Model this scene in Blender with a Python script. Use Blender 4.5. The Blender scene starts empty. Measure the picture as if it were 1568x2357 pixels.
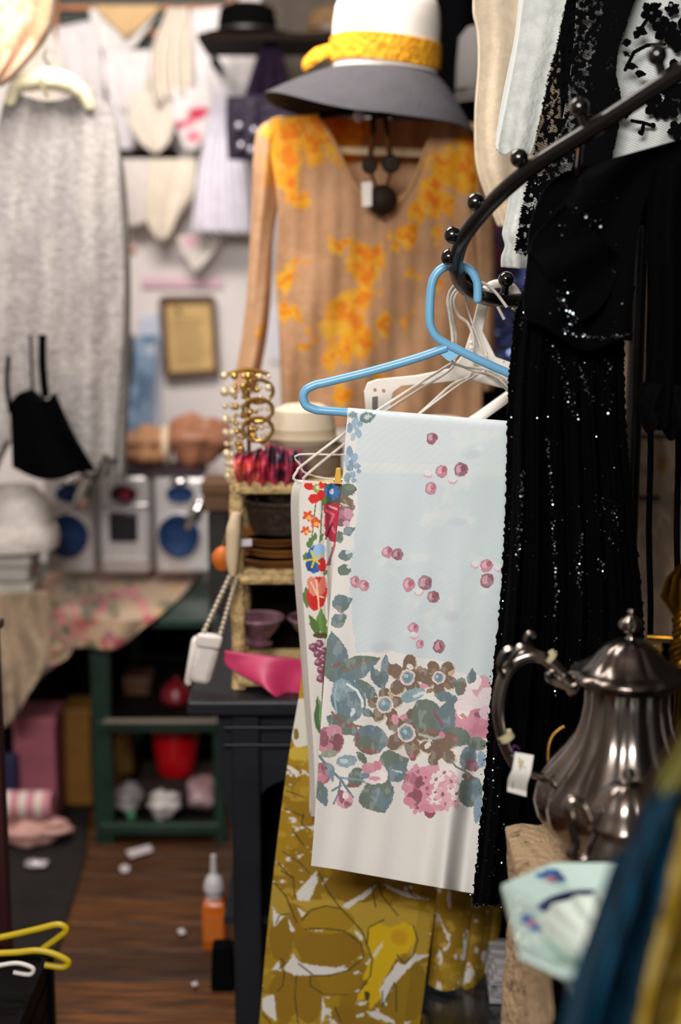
import bpy, math, random
import numpy as np
from mathutils import Vector, Matrix
random.seed(7); RNG = np.random.RandomState(7)
scene = bpy.context.scene; COL = scene.collection
PI = math.pi
# ------------------------------------------------------------------ camera, world, lights, exposure
CAMZ = 1.5; PITCH = math.radians(9.8); FPX = 50/24*1568
cd = bpy.data.cameras.new('camera'); cam = bpy.data.objects.new('camera', cd); COL.objects.link(cam)
cd.sensor_fit = 'HORIZONTAL'; cd.sensor_width = 24; cd.lens = 50; cd.clip_start = .05
cam.location = (0, 0, CAMZ); cam.rotation_euler = (PI/2 - PITCH, 0, 0)
cd.dof.use_dof = True; cd.dof.focus_distance = 2.24; cd.dof.aperture_fstop = 1.5; cd.dof.aperture_blades = 0
scene.camera = cam
w = bpy.data.worlds.new('world'); scene.world = w; w.use_nodes = True
w.node_tree.nodes['Background'].inputs[0].default_value = (1.0, .95, .9, 1)
w.node_tree.nodes['Background'].inputs[1].default_value = .13
def area(name, loc, size, power, col=(1, .9, .8), target=None):
    l = bpy.data.lights.new(name, 'AREA'); l.shape = 'RECTANGLE'; l.size, l.size_y = size; l.energy = power; l.color = col
    o = bpy.data.objects.new(name, l); COL.objects.link(o); o.location = loc
    if target: o.rotation_euler = (Vector(target)-Vector(loc)).to_track_quat('-Z', 'Y').to_euler()
    return o
area('ceiling_lamp_front', (-.55, -.7, 2.5), (1.3, .5), 80, (1, .96, .92), (.05, 3.0, 1.6))
area('ceiling_lamp_back', (-.55, 2.75, 2.74), (1.1, .4), 46, (1, .92, .86), (-.5, 4.0, 1.3))
scene.view_settings.view_transform = 'Standard'; scene.view_settings.look = 'None'
scene.view_settings.exposure = .35; scene.view_settings.gamma = 1
# ------------------------------------------------------------------ helpers
CP, SP = math.cos(PITCH), math.sin(PITCH)
def at(x, y, Y):
    """photo pixel + distance Y along the shop -> world point(s)"""
    x = np.asarray(x, float); y = np.asarray(y, float); Y = np.asarray(Y, float)
    dx = (x-784)/FPX; dy = (1178.5-y)/FPX
    t = Y/(CP+dy*SP)
    return np.stack(np.broadcast_arrays(dx*t, Y, CAMZ+(dy*CP-SP)*t), -1)
def V(x, y, Y): return tuple(at(x, y, Y))
def onz(x, y, z=0.0):
    dy = (1178.5-y)/FPX; t = (z-CAMZ)/(dy*CP-SP)
    return ((x-784)/FPX*t, (CP+dy*SP)*t, z)
def yz(y, z):      # distance at which plane z shows at image row y
    y = np.asarray(y, float); dy = (1178.5-y)/FPX
    return (CP+dy*SP)*(z-CAMZ)/(dy*CP-SP)
def lin(h):
    if not isinstance(h, str): return tuple(h)
    h = h.lstrip('#'); r = []
    for i in (0, 2, 4):
        c = int(h[i:i+2], 16)/255
        r.append(c/12.92 if c <= .04045 else ((c+.055)/1.055)**2.4)
    return tuple(r)
MATS = {}
def M(key, col='#808080', rough=.7, metal=0, var=0, scale=12, bump=0, bscale=None, sheen=0, col2=None, trans=0, alpha=1, coat=0, stretch=None, attr=False, rnd=0, spec=None):
    if key in MATS: return MATS[key]
    m = bpy.data.materials.new(key); m.use_nodes = True; nt = m.node_tree; N = nt.nodes; Lk = nt.links
    b = N['Principled BSDF']; c = lin(col)
    b.inputs['Roughness'].default_value = rough; b.inputs['Metallic'].default_value = metal
    b.inputs['Base Color'].default_value = (*c, 1)
    if spec is not None: b.inputs['Specular IOR Level'].default_value = spec
    if sheen: b.inputs['Sheen Weight'].default_value = sheen
    if trans: b.inputs['Transmission Weight'].default_value = trans
    if coat: b.inputs['Coat Weight'].default_value = coat
    if alpha < 1: b.inputs['Alpha'].default_value = alpha
    tc = N.new('ShaderNodeTexCoord'); mp = N.new('ShaderNodeMapping'); Lk.new(tc.outputs['Object'], mp.inputs[0])
    if stretch: mp.inputs['Scale'].default_value = stretch
    src = None
    if attr:
        a = N.new('ShaderNodeVertexColor'); a.layer_name = 'Col'; src = a.outputs['Color']
        if attr == 'alpha': Lk.new(a.outputs['Alpha'], b.inputs['Alpha'])
    if var or col2:
        n = N.new('ShaderNodeTexNoise'); n.inputs['Scale'].default_value = scale; n.inputs['Detail'].default_value = 5
        Lk.new(mp.outputs[0], n.inputs['Vector'])
        rp = N.new('ShaderNodeValToRGB'); rp.color_ramp.elements[0].position = .35; rp.color_ramp.elements[1].position = .65
        Lk.new(n.outputs['Fac'], rp.inputs[0])
        if col2: lo, hi = c, lin(col2)
        else: lo = tuple(x*(1-var) for x in c); hi = tuple(min(1, x*(1+var)) for x in c)
        if attr: lo = (1-var,)*3; hi = (1, 1, 1)
        rp.color_ramp.elements[0].color = (*lo, 1); rp.color_ramp.elements[1].color = (*hi, 1)
        if attr:
            mx = N.new('ShaderNodeMix'); mx.data_type = 'RGBA'; mx.blend_type = 'MULTIPLY'; mx.inputs[0].default_value = 1
            Lk.new(src, mx.inputs[6]); Lk.new(rp.outputs[0], mx.inputs[7]); src = mx.outputs[2]
        else: src = rp.outputs[0]
    if rnd:
        oi = N.new('ShaderNodeObjectInfo'); mr = N.new('ShaderNodeMapRange'); Lk.new(oi.outputs['Random'], mr.inputs[0])
        mr.inputs[3].default_value = 1-rnd; mr.inputs[4].default_value = 1+rnd
        hs = N.new('ShaderNodeHueSaturation'); Lk.new(mr.outputs[0], hs.inputs['Value'])
        if src: Lk.new(src, hs.inputs['Color'])
        else: hs.inputs['Color'].default_value = (*c, 1)
        src = hs.outputs[0]
    if src: Lk.new(src, b.inputs['Base Color'])
    if bump:
        n2 = N.new('ShaderNodeTexNoise'); n2.inputs['Scale'].default_value = bscale or 60; n2.inputs['Detail'].default_value = 3
        Lk.new(mp.outputs[0], n2.inputs['Vector'])
        bp = N.new('ShaderNodeBump'); bp.inputs['Strength'].default_value = bump; bp.inputs['Distance'].default_value = .01
        Lk.new(n2.outputs['Fac'], bp.inputs['Height']); Lk.new(bp.outputs[0], b.inputs['Normal'])
    MATS[key] = m; return m
def translucent(m, fac):
    nt = m.node_tree; b = nt.nodes['Principled BSDF']; t = nt.nodes.new('ShaderNodeBsdfTranslucent'); mx = nt.nodes.new('ShaderNodeMixShader'); mx.inputs[0].default_value = fac
    s = b.inputs['Base Color'].links
    if s: nt.links.new(s[0].from_socket, t.inputs[0])
    else: t.inputs[0].default_value = b.inputs['Base Color'].default_value
    nt.links.new(b.outputs[0], mx.inputs[1]); nt.links.new(t.outputs[0], mx.inputs[2])
    nt.links.new(mx.outputs[0], nt.nodes['Material Output'].inputs[0]); return m
def thing(name, label, cat, loc=(0, 0, 0), group=None):
    o = bpy.data.objects.new(name, None); COL.objects.link(o); o.location = loc; o.empty_display_size = .05
    o['label'] = label; o['category'] = cat
    if group: o['group'] = group
    return o
def tag(o, label, cat, group=None):
    o['label'] = label; o['category'] = cat
    if group: o['group'] = group
    return o
def link(me, name, mat, parent=None, smooth=True, label=None, kind=None):
    o = bpy.data.objects.new(name, me); COL.objects.link(o)
    if mat: me.materials.append(mat)
    if smooth: me.polygons.foreach_set('use_smooth', np.ones(len(me.polygons), bool))
    if parent:
        o.parent = parent        # meshes are modelled in world coordinates: only an Empty carries an offset
        o.matrix_parent_inverse = Matrix.Translation(-parent.location) if parent.type == 'EMPTY' else Matrix()
    if label: o['label'] = label
    if kind: o['kind'] = kind
    return o
def cr(pts, n=8, closed=False):
    """smooth curve through points"""
    P = [np.array(p, float) for p in pts]; out = []; m = len(P)
    rng = range(m if closed else m-1)
    for i in rng:
        if closed: a, b, c, d = P[i-1], P[i], P[(i+1) % m], P[(i+2) % m]
        else: a, b, c, d = P[max(i-1, 0)], P[i], P[i+1], P[min(i+2, m-1)]
        for k in range(n):
            t = k/n
            out.append(.5*((2*b)+(-a+c)*t+(2*a-5*b+4*c-d)*t*t+(-a+3*b-3*c+d)*t**3))
    if not closed: out.append(P[-1])
    return out
class MB:
    def __init__(s): s.v = []; s.f = []
    def add(s, v, f):
        k = len(s.v); s.v += [tuple(map(float, q)) for q in v]; s.f += [tuple(i+k for i in q) for q in f]; return s
    def box(s, c, d, R=None, taper=1.0):
        v = []
        for z in (-1, 1):
            k = taper if z > 0 else 1
            for x, y in ((-1, -1), (1, -1), (1, 1), (-1, 1)):
                p = Vector((x*d[0]/2*k, y*d[1]/2*k, z*d[2]/2))
                if R is not None: p = R @ p
                v.append((p.x+c[0], p.y+c[1], p.z+c[2]))
        return s.add(v, [(3, 2, 1, 0), (4, 5, 6, 7), (0, 1, 5, 4), (1, 2, 6, 5), (2, 3, 7, 6), (3, 0, 4, 7)])
    def tube(s, pts, r, seg=8, closed=False, flat=1.0):
        P = [Vector(p) for p in pts]; n = len(P)
        R = r if hasattr(r, '__len__') else [r]*n
        if len(R) != n: R = np.interp(np.linspace(0, 1, n), np.linspace(0, 1, len(R)), R)
        T = []
        for i in range(n):
            a = P[i-1] if (closed or i > 0) else P[i]; b = P[(i+1) % n] if (closed or i < n-1) else P[i]
            t = (b-a); T.append(t.normalized() if t.length > 1e-9 else Vector((0, 0, 1)))
        u = T[0].orthogonal().normalized(); v = []
        for i in range(n):
            u = (u-T[i]*u.dot(T[i])); u = u.normalized() if u.length > 1e-6 else T[i].orthogonal().normalized()
            w_ = T[i].cross(u)
            for k in range(seg):
                a = 2*PI*k/seg; v.append(P[i]+(u*math.cos(a)+w_*math.sin(a)*flat)*R[i])
        f = []
        for i in range(n if closed else n-1):
            j = (i+1) % n
            for k in range(seg):
                l = (k+1) % seg; f.append((i*seg+k, i*seg+l, j*seg+l, j*seg+k))
        if not closed: f += [tuple(range(seg))[::-1], tuple((n-1)*seg+k for k in range(seg))]
        return s.add(v, f)
    def lathe(s, prof, c=(0, 0, 0), seg=32, mod=None, R=None):
        v = []; n = len(prof)
        for i, (r, z) in enumerate(prof):
            for k in range(seg):
                a = 2*PI*k/seg
                rr, zz = (r, z) if mod is None else mod(r, z, a, i)
                p = Vector((rr*math.cos(a), rr*math.sin(a), zz))
                if R is not None: p = R @ p
                v.append((p.x+c[0], p.y+c[1], p.z+c[2]))
        f = [(i*seg+k, i*seg+(k+1) % seg, (i+1)*seg+(k+1) % seg, (i+1)*seg+k) for i in range(n-1) for k in range(seg)]
        if prof[0][0] > 1e-5: f.append(tuple(range(seg))[::-1])
        if prof[-1][0] > 1e-5: f.append(tuple((n-1)*seg+k for k in range(seg)))
        return s.add(v, f)
    def ell(s, c, r, seg=16, rings=10, fn=None, R=None):
        v = []; f = []
        if not hasattr(r, '__len__'): r = (r, r, r)
        for i in range(rings+1):
            ph = PI*i/rings
            for k in range(seg):
                a = 2*PI*k/seg; q = Vector((math.sin(ph)*math.cos(a), math.sin(ph)*math.sin(a), math.cos(ph)))
                m = fn(q) if fn else 1
                p = Vector((q.x*r[0]*m, q.y*r[1]*m, q.z*r[2]*m))
                if R is not None: p = R @ p
                v.append((p.x+c[0], p.y+c[1], p.z+c[2]))
        for i in range(rings):
            for k in range(seg):
                l = (k+1) % seg; f.append((i*seg+k, (i+1)*seg+k, (i+1)*seg+l, i*seg+l))
        return s.add(v, f)
    def prism(s, front, d):
        n = len(front); b = [tuple(np.array(p)+np.array(d)) for p in front]
        return s.add(list(front)+b, [tuple(range(n)), tuple(range(2*n-1, n-1, -1))]+[(i, i+n, (i+1) % n+n, (i+1) % n) for i in range(n)])
    def build(s, name, mat, parent=None, smooth=True, bevel=0, label=None, kind=None, sub=0):
        me = bpy.data.meshes.new(name); me.from_pydata(s.v, [], s.f); me.update()
        o = link(me, name, mat, parent, smooth, label, kind)
        if bevel:
            b = o.modifiers.new('b', 'BEVEL'); b.width = bevel; b.segments = 2; b.limit_method = 'ANGLE'
        if sub:
            q = o.modifiers.new('s', 'SUBSURF'); q.levels = q.render_levels = sub
        if smooth and not sub:
            try: me.set_sharp_from_angle(angle=math.radians(40))
            except Exception: pass
        return o
def vn(x, y, seed=0):
    """value noise 0..1"""
    r = np.random.RandomState(seed).rand(64, 64)
    xi = np.floor(x).astype(int); yi = np.floor(y).astype(int); fx = x-xi; fy = y-yi
    fx = fx*fx*(3-2*fx); fy = fy*fy*(3-2*fy)
    g = lambda a, b: r[a % 64, b % 64]
    return (g(xi, yi)*(1-fx)+g(xi+1, yi)*fx)*(1-fy)+(g(xi, yi+1)*(1-fx)+g(xi+1, yi+1)*fx)*fy
def fbm(x, y, seed=0): return .55*vn(x, y, seed)+.3*vn(2*x, 2*y, seed+1)+.15*vn(4*x, 4*y, seed+2)
class Paint:
    """flat print on a cloth: colours for the cloth's own vertices"""
    def __init__(s, X, Y, base):
        s.x = X.ravel().astype(float); s.y = Y.ravel().astype(float)
        s.c = np.tile(np.array(lin(base)), (s.x.size, 1)); s.a = np.ones(s.x.size)
        s.jx = s.x+4*(fbm(s.x/14, s.y/14, 31)-.5)+3*(vn(s.x/4, s.y/4, 35)-.5); s.jy = s.y+4*(fbm(s.x/14, s.y/14, 41)-.5)+3*(vn(s.x/4, s.y/4, 45)-.5)
    def put(s, m, col, a=1):
        c = np.array(lin(col))
        if hasattr(a, '__len__'): aa = a[m][:, None]
        else: aa = a
        s.c[m] = s.c[m]*(1-aa)+c*aa
    def ell(s, cx, cy, rx, ry, col, rot=0, a=1, soft=False):
        t = math.radians(rot); dx = s.jx-cx; dy = s.jy-cy
        u = (dx*math.cos(t)+dy*math.sin(t))/rx; v = (-dx*math.sin(t)+dy*math.cos(t))/ry; q = u*u+v*v
        m = q < 1
        if soft: s.put(m, col, np.clip(1.3*(1-q), 0, 1)*a)
        else: s.put(m, col, a)
    def poly(s, pts, col, a=1):
        m = s.inside(pts); s.put(m, col, a)
    def inside(s, pts):
        m = np.zeros(s.x.size, bool); n = len(pts)
        for i in range(n):
            x0, y0 = pts[i]; x1, y1 = pts[i-1]
            if y0 == y1: continue
            c = ((y0 > s.jy) != (y1 > s.jy)) & (s.jx < (x1-x0)*(s.jy-y0)/(y1-y0)+x0); m ^= c
        return m
    def leaf(s, x0, y0, x1, y1, wd, col, side=0, a=1):
        L = math.hypot(x1-x0, y1-y0); ux, uy = (x1-x0)/L, (y1-y0)/L
        t = ((s.jx-x0)*ux+(s.jy-y0)*uy)/L; q = -(s.jx-x0)*uy+(s.jy-y0)*ux
        tc = np.clip(t, 0, 1); h = wd*np.sin(PI*tc**.8)
        m = (t > 0) & (t < 1) & (np.abs(q) < h)
        if side: m &= (q*side > 0)
        s.put(m, col, a)
    def line(s, pts, wd, col, a=1):
        for (x0, y0), (x1, y1) in zip(pts[:-1], pts[1:]):
            dx, dy = x1-x0, y1-y0; L2 = dx*dx+dy*dy+1e-9
            t = np.clip(((s.x-x0)*dx+(s.y-y0)*dy)/L2, 0, 1)
            s.put((s.x-x0-t*dx)**2+(s.y-y0-t*dy)**2 < wd*wd, col, a)
    def flower(s, cx, cy, r, col, n=5, rot=0, ry=1.0, deep=.35):
        dx = s.jx-cx; dy = (s.jy-cy)/ry; a = np.arctan2(dy, dx)+math.radians(rot)
        s.put(np.hypot(dx, dy) < r*((1-deep)+deep*np.abs(np.cos(n*a/2))), col)
    def noise(s, sc, thr, col, seed=0, a=1, m=None, sy=None):
        k = fbm(s.x/sc, s.y/(sy or sc), seed) > thr
        if m is not None: k &= m
        s.put(k, col, a)
def resamp(poly, n):
    p = np.array(poly, float); d = np.r_[0, np.cumsum(np.hypot(*np.diff(p, axis=0).T))]
    # smooth resample
    q = np.array(cr(poly, 10)) if len(poly) > 2 else p
    d = np.r_[0, np.cumsum(np.hypot(*np.diff(q, axis=0).T))]; t = np.linspace(0, d[-1], n)
    return np.stack([np.interp(t, d, q[:, 0]), np.interp(t, d, q[:, 1])], 1)
def cloth(name, mat, parent, L, R, nu, nv, Y, th=.004, base=None, paint=None, bot=None, top=None, label=None, ret=False, puff=0, jag=0, warp=None):
    """a hanging cloth between a left and a right outline (photo pixels), at distance Y(u,v), with thickness th"""
    l, r = resamp(L, nv), resamp(R, nv)
    u = np.linspace(0, 1, nu)[None, :]; v = np.linspace(0, 1, nv)[:, None]
    X = l[:, :1]*(1-u)+r[:, :1]*u; Yp = l[:, 1:]*(1-u)+r[:, 1:]*u
    if bot is not None: Yp = Yp+bot(u)*v**3
    if top is not None: Yp = Yp+top(u)*(1-v)**3
    if warp: X, Yp = warp(u, v, X, Yp)
    if jag:
        X = X+jag*(RNG.rand(nv, nu)-.5)*((u < .5/nu)+(u > 1-.5/nu)); Yp = Yp+jag*(RNG.rand(nv, nu)-.5)*(v > 1-.5/nv)
    Yd = Y(u, v, X, Yp) if callable(Y) else np.full(X.shape, float(Y))
    Yd = np.broadcast_to(Yd, X.shape)
    P = at(X, Yp, Yd)
    tk = np.full(X.shape, th)
    if puff: tk = th+puff*np.sqrt(np.clip(4*u*(1-u), 0, 1))*np.ones_like(v)
    B = P+np.stack([0*tk, tk, 0*tk], -1)
    vs = np.concatenate([P.reshape(-1, 3), B.reshape(-1, 3)]); n = nu*nv
    i = (np.arange(nv-1)[:, None]*nu+np.arange(nu-1)[None, :]).ravel()
    f1 = np.stack([i, i+nu, i+nu+1, i+1], 1); f2 = f1[:, ::-1]+n
    e = np.concatenate([np.arange(nu), (np.arange(1, nv))*nu+nu-1, ((nv-1)*nu+np.arange(nu-1))[::-1], (np.arange(1, nv-1)*nu)[::-1]])
    e2 = np.roll(e, -1); f3 = np.stack([e, e2, e2+n, e+n], 1)
    F = np.concatenate([f1, f2, f3]).astype(np.int32)
    me = bpy.data.meshes.new(name); me.vertices.add(len(vs)); me.vertices.foreach_set('co', vs.astype(np.float32).ravel())
    me.loops.add(F.size); me.loops.foreach_set('vertex_index', F.ravel())
    me.polygons.add(len(F)); me.polygons.foreach_set('loop_start', np.arange(0, F.size, 4, dtype=np.int32)); me.polygons.foreach_set('loop_total', np.full(len(F), 4, np.int32))
    me.update(calc_edges=True)
    if base is not None:
        pt = Paint(X, Yp, base)
        if paint: paint(pt)
        c = np.concatenate([pt.c, pt.a[:, None]], 1); c = np.concatenate([c, c]).astype(np.float32)
        at_ = me.color_attributes.new('Col', 'FLOAT_COLOR', 'POINT'); at_.data.foreach_set('color', c.ravel())
    o = link(me, name, mat, parent, True, label)
    return (o, X, Yp, P) if ret else o
PRINT = M('printed_cotton', '#ffffff', .85, attr=True, var=.04, scale=9, bump=.04, bscale=200)
PRINTB = M('printed_soft_fabric', '#ffffff', .9, attr=True, var=.10, scale=25, bump=.35, bscale=70, sheen=.15)
folds = lambda Y0, a, k, ph=0, tz=0: (lambda u, v, X, Yp: Y0+a*np.sin(2*PI*k*u+ph+.8*np.sin(3*v))*(.3+.7*v)+tz*v)
# ------------------------------------------------------------------ the room
def struct(name, o): o['kind'] = 'structure'; return o
WALL = M('wall_plaster', '#d9d2d0', .9, var=.05, scale=4, bump=.05)
DARK = M('dark_wall', '#1a1614', .9, var=.2, scale=3)
struct('wall_back', MB().box((0, 4.82, 1.45), (4.2, .1, 2.9)).build('wall_back', WALL, smooth=False))
struct('wall_left', MB().box((-2.05, 2.2, 1.45), (.1, 5.2, 2.9)).build('wall_left', M('side_wall', '#9a9088', .9, var=.06, scale=4), smooth=False))
struct('wall_right', MB().box((1.55, 2.2, 1.45), (.1, 5.2, 2.9)).build('wall_right', DARK, smooth=False))
struct('ceiling', MB().box((-.25, 2.2, 2.95), (3.7, 5.3, .1)).build('ceiling', M('ceiling_paint', '#b5aca4', .9), smooth=False))
fl = struct('floor', MB().box((-.25, 2.2, -.045), (3.7, 5.3, .05)).build('floor', M('floor_gap', '#0a0604', .9, spec=.1), smooth=False))
PLK = M('worn_floorboard', '#281405', .6, col2='#633a12', scale=5, stretch=(1.2, 14, 1), bump=.12, bscale=30, rnd=.6)
pm = None
for k in range(30):
    y = .9+k*.132
    if pm is None:
        pm = MB().box((0, 0, -.01), (3.6, .127, .02)).build('floor_plank', PLK, fl, smooth=False, bevel=.003); q = pm
    else:
        q = pm.copy(); COL.objects.link(q)
    q.parent = fl; q.matrix_parent_inverse = Matrix(); q.location = (-.25, y, 0)
# dark green framed board above the linens
g = thing('framed_board', 'dark green board in thin brown wooden frame above the linens', 'board', V(330, 60, 4.74))
MB().prism([V(110, -70, 4.74), V(545, -70, 4.74), V(545, 130, 4.74), V(110, 130, 4.74)], (0, .02, 0)).build('panel', M('green_board', '#0b1a14', .6), g, smooth=False)
WD = M('brown_frame_wood', '#9a5d2c', .5, var=.25, scale=20)
for a in (((100, 18), (545, 18)), ((125, -70), (125, 130)), ((533, -70), (533, 130)), ((110, 76), (545, 76))):
    p, q = V(*a[0], 4.725), V(*a[1], 4.725)
    c = [(i+j)/2 for i, j in zip(p, q)]; d = [abs(i-j)+.016 for i, j in zip(p, q)]; d[1] = .02
    MB().box(c, d).build('frame_rail', WD, g, smooth=False, bevel=.002)
# ------------------------------------------------------------------ linens pinned on the back wall
LIN = M('old_linen', '#ffffff', .9, attr=True, var=.10, scale=30, bump=.5, bscale=60, sheen=.1)
def linen(name, label, L, R, Y, base, amp=.010, k=2.2, bot=None, top=None, paint=None, cat='linen', nu=40, nv=40, th=.006):
    o = cloth(name, LIN, None, L, R, nu, nv, folds(Y, amp, k, L[0][0]), th, base, paint, bot, top)
    return tag(o, label, cat, 'linens on the back wall')
sc = lambda n, a: (lambda u: a*np.abs(np.sin(PI*n*u)))
linen('lace_collar', 'cream lace collar fanned out at far left of the linens', [(95, 62), (60, 110), (28, 190), (20, 260)], [(118, 60), (135, 110), (150, 170), (150, 260)], 4.62, '#dcd5cb', k=4, bot=sc(4, 14))
linen('linen_napkin', 'pale grey napkin hung left of the beige triangle', [(132, 62), (135, 130), (150, 250)], [(205, 48), (232, 120), (240, 250)], 4.64, '#d3ced0')
linen('white_kerchief', 'white kerchief lying behind the beige triangular one', [(205, 20), (212, 70), (228, 112)], [(372, 18), (345, 60), (310, 108)], 4.68, '#d8d4d2', bot=sc(1, 8))
linen('beige_kerchief', 'beige kerchief folded to a downward triangle', [(215, 12), (250, 50), (285, 84)], [(372, 12), (340, 46), (292, 86)], 4.655, '#c9a97a', amp=.004)
linen('linen_napkin', 'white napkin hung below the beige triangle', [(238, 116), (240, 180), (262, 235), (300, 262)], [(372, 114), (385, 170), (372, 220), (310, 262)], 4.66, '#dbd5d6')
linen('lace_jabot', 'cream frilled lace jabot beside the white blouse', [(372, 80), (360, 60), (385, 20), (350, 110), (345, 190), (355, 232)][2:], [(432, 18), (438, 70), (442, 140), (440, 200)], 4.60, '#dcd1c3', amp=.02, k=3.3, bot=sc(3, 12))
linen('child_blouse', 'white sleeveless child blouse at the top of the linens', [(440, 22), (432, 90), (428, 150), (440, 210), (445, 235)], [(525, 14), (560, 70), (588, 120), (585, 190), (560, 240)], 4.63, '#e0dbdc', k=2.7)
linen('linen_square', 'small white linen square left of the rounded cream bib', [(245, 222), (252, 280), (258, 342)], [(315, 230), (315, 290), (305, 346)], 4.67, '#d6d2d6')
linen('cotton_bib', 'rounded cream cotton bib above the scalloped pair', [(300, 215), (296, 270), (318, 320), (352, 352)], [(402, 205), (405, 270), (392, 325), (362, 354)], 4.63, '#ddd3c5')
linen('bead_mat', 'narrow ivory mat hung under the lace jabot', [(330, 180), (338, 240)], [(440, 175), (432, 250)], 4.632, '#d3c8bb', k=4)
def poppy(p):
    for x, y, r, c in ((452, 262, 24, '#c2264f'), (415, 288, 16, '#b31f45'), (436, 280, 14, '#d4456c'), (445, 315, 22, '#d9808f'), (470, 255, 14, '#c9305a')): p.ell(x, y, r, r*.8, c, soft=True)
linen('embroidered_hanky', 'white hanky with crimson embroidered flowers', [(388, 200), (395, 260), (420, 330), (435, 345)], [(490, 205), (485, 262), (470, 320), (450, 345)], 4.605, '#ded8d8', paint=poppy, amp=.005)
linen('pleated_petticoat', 'lavender white pleated petticoat with flared hem beside the framed paper', [(492, 215), (475, 300), (455, 400), (440, 530)], [(545, 215), (555, 320), (570, 420), (580, 535)], 4.56, '#dcd8e2', amp=.016, k=7, bot=sc(7, 6))
linen('scalloped_doily', 'white scalloped table mat, left one of the pair', [(262, 366), (268, 430), (275, 505)], [(355, 366), (352, 430), (345, 500)], 4.66, '#d6cfcb', bot=sc(1, 18))
linen('scalloped_doily', 'cream scalloped table mat, right one of the pair', [(345, 366), (338, 440), (335, 505)], [(450, 366), (445, 440), (405, 512)], 4.62, '#ddd1c0', bot=sc(1, 46))
linen('pointed_hanky', 'cream pointed hanky with a pink smudge hung above the pink ribbon', [(405, 545), (425, 590), (445, 622)], [(516, 530), (495, 575), (452, 626)], 4.66, '#d9d2cb', amp=.006, paint=lambda p: p.ell(440, 556, 26, 16, '#d9a7b8', soft=True))
tag(MB().prism([V(325, 638, 4.76), V(512, 640, 4.76), V(512, 662, 4.76), V(325, 660, 4.76)], (0, -.006, 0)).build('pink_ribbon', M('pink_ribbon', '#d5b3c2', .7), smooth=False), 'faded pink ribbon stretched on the wall above the framed paper', 'ribbon')
tag(MB().prism([V(258, 340, 4.765), V(412, 344, 4.765), V(412, 364, 4.765), V(258, 362, 4.765)], (0, -.02, 0)).build('wall_batten', M('black_batten', '#060606', .7, spec=.1), smooth=False, bevel=.003), 'short black batten on wall above the scalloped mats', 'batten')
tag(MB().ell(V(300, 576, 4.765), (.02, .008, .013)).build('wall_hook', M('copper_hook', '#b98664', .5)), 'small copper coloured hook on bare white wall', 'hook')
# framed paper
f = thing('picture_frame', 'brown wooden frame with yellowed handwritten paper on white wall', 'picture', V(436, 868, 4.75))
FP = [(372, 688), (490, 686), (500, 856), (384, 864)]; Yf = 4.74
MB().prism([V(*p, Yf) for p in FP], (0, .012, 0)).build('paper', M('aged_paper', '#c9a870', .8, var=.08, scale=14), f, smooth=False)
FW = M('frame_wood', '#4e331d', .5, var=.2, scale=25)
for i in range(4):
    MB().tube([V(*FP[i], Yf-.008), V(*FP[(i+1) % 4], Yf-.008)], .013, 4).build('frame_rail', FW, f, smooth=False)
MB().tube(cr([V(409, 705, Yf-.004), V(405, 715, Yf-.004), V(415, 716, Yf-.004), V(412, 726, Yf-.004)]), .003, 5).build('initial', M('ink', '#4a3a22', .8), f)
for k in range(9):
    y = 738+k*12; MB().tube([V(398+k*.8, y, Yf-.002), V(470+k*.8-7*(k % 3), y-1, Yf-.002)], .0012, 4).build('writing_line', MATS['ink'], f)
# pale blue clothes and dark sleeve by the lace dress
tag(cloth('denim_shirt', PRINTB, None, [(310, 775), (305, 860), (292, 960), (288, 1030)], [(362, 770), (352, 850), (345, 940), (330, 1030)], 24, 40, folds(4.68, .012, 1.5), .03, '#8ba6c2', lambda p: (p.noise(30, .5, '#66829f', 3), p.ell(345, 805, 18, 16, '#c4cede', soft=True))), 'light blue denim shirt hung beside the framed paper', 'shirt')
tag(cloth('pale_slip', PRINTB, None, [(318, 725), (325, 800), (335, 900), (325, 1000)], [(365, 722), (372, 800), (368, 900), (372, 1000)], 20, 30, folds(4.74, .006, 2), .02, '#c9cfe0'), 'pale bluish slip hung behind the denim shirt', 'slip')
tag(cloth('black_stocking', PRINTB, None, [(290, 772), (280, 850), (270, 960), (264, 1040)], [(307, 770), (303, 850), (294, 930), (287, 1040)], 14, 30, folds(4.70, .008, 1), .02, '#0c0c10'), 'narrow black stocking hung left of denim shirt', 'stocking')
# beige garment in the top left corner
tag(cloth('beige_lace_blouse', PRINTB, None, [(-90, -60), (-80, 60), (-60, 200)], [(120, -60), (105, 60), (40, 150), (-5, 190)], 40, 40, folds(3.35, .014, 2.4), .06, '#c9a58b', lambda p: (p.noise(22, .55, '#a98a6c', 5), p.poly([(80, -70), (140, -70), (110, 110), (70, 90)], '#8c7455', .8))), 'beige blouse in the upper left corner above the lace dress', 'blouse')
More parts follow.
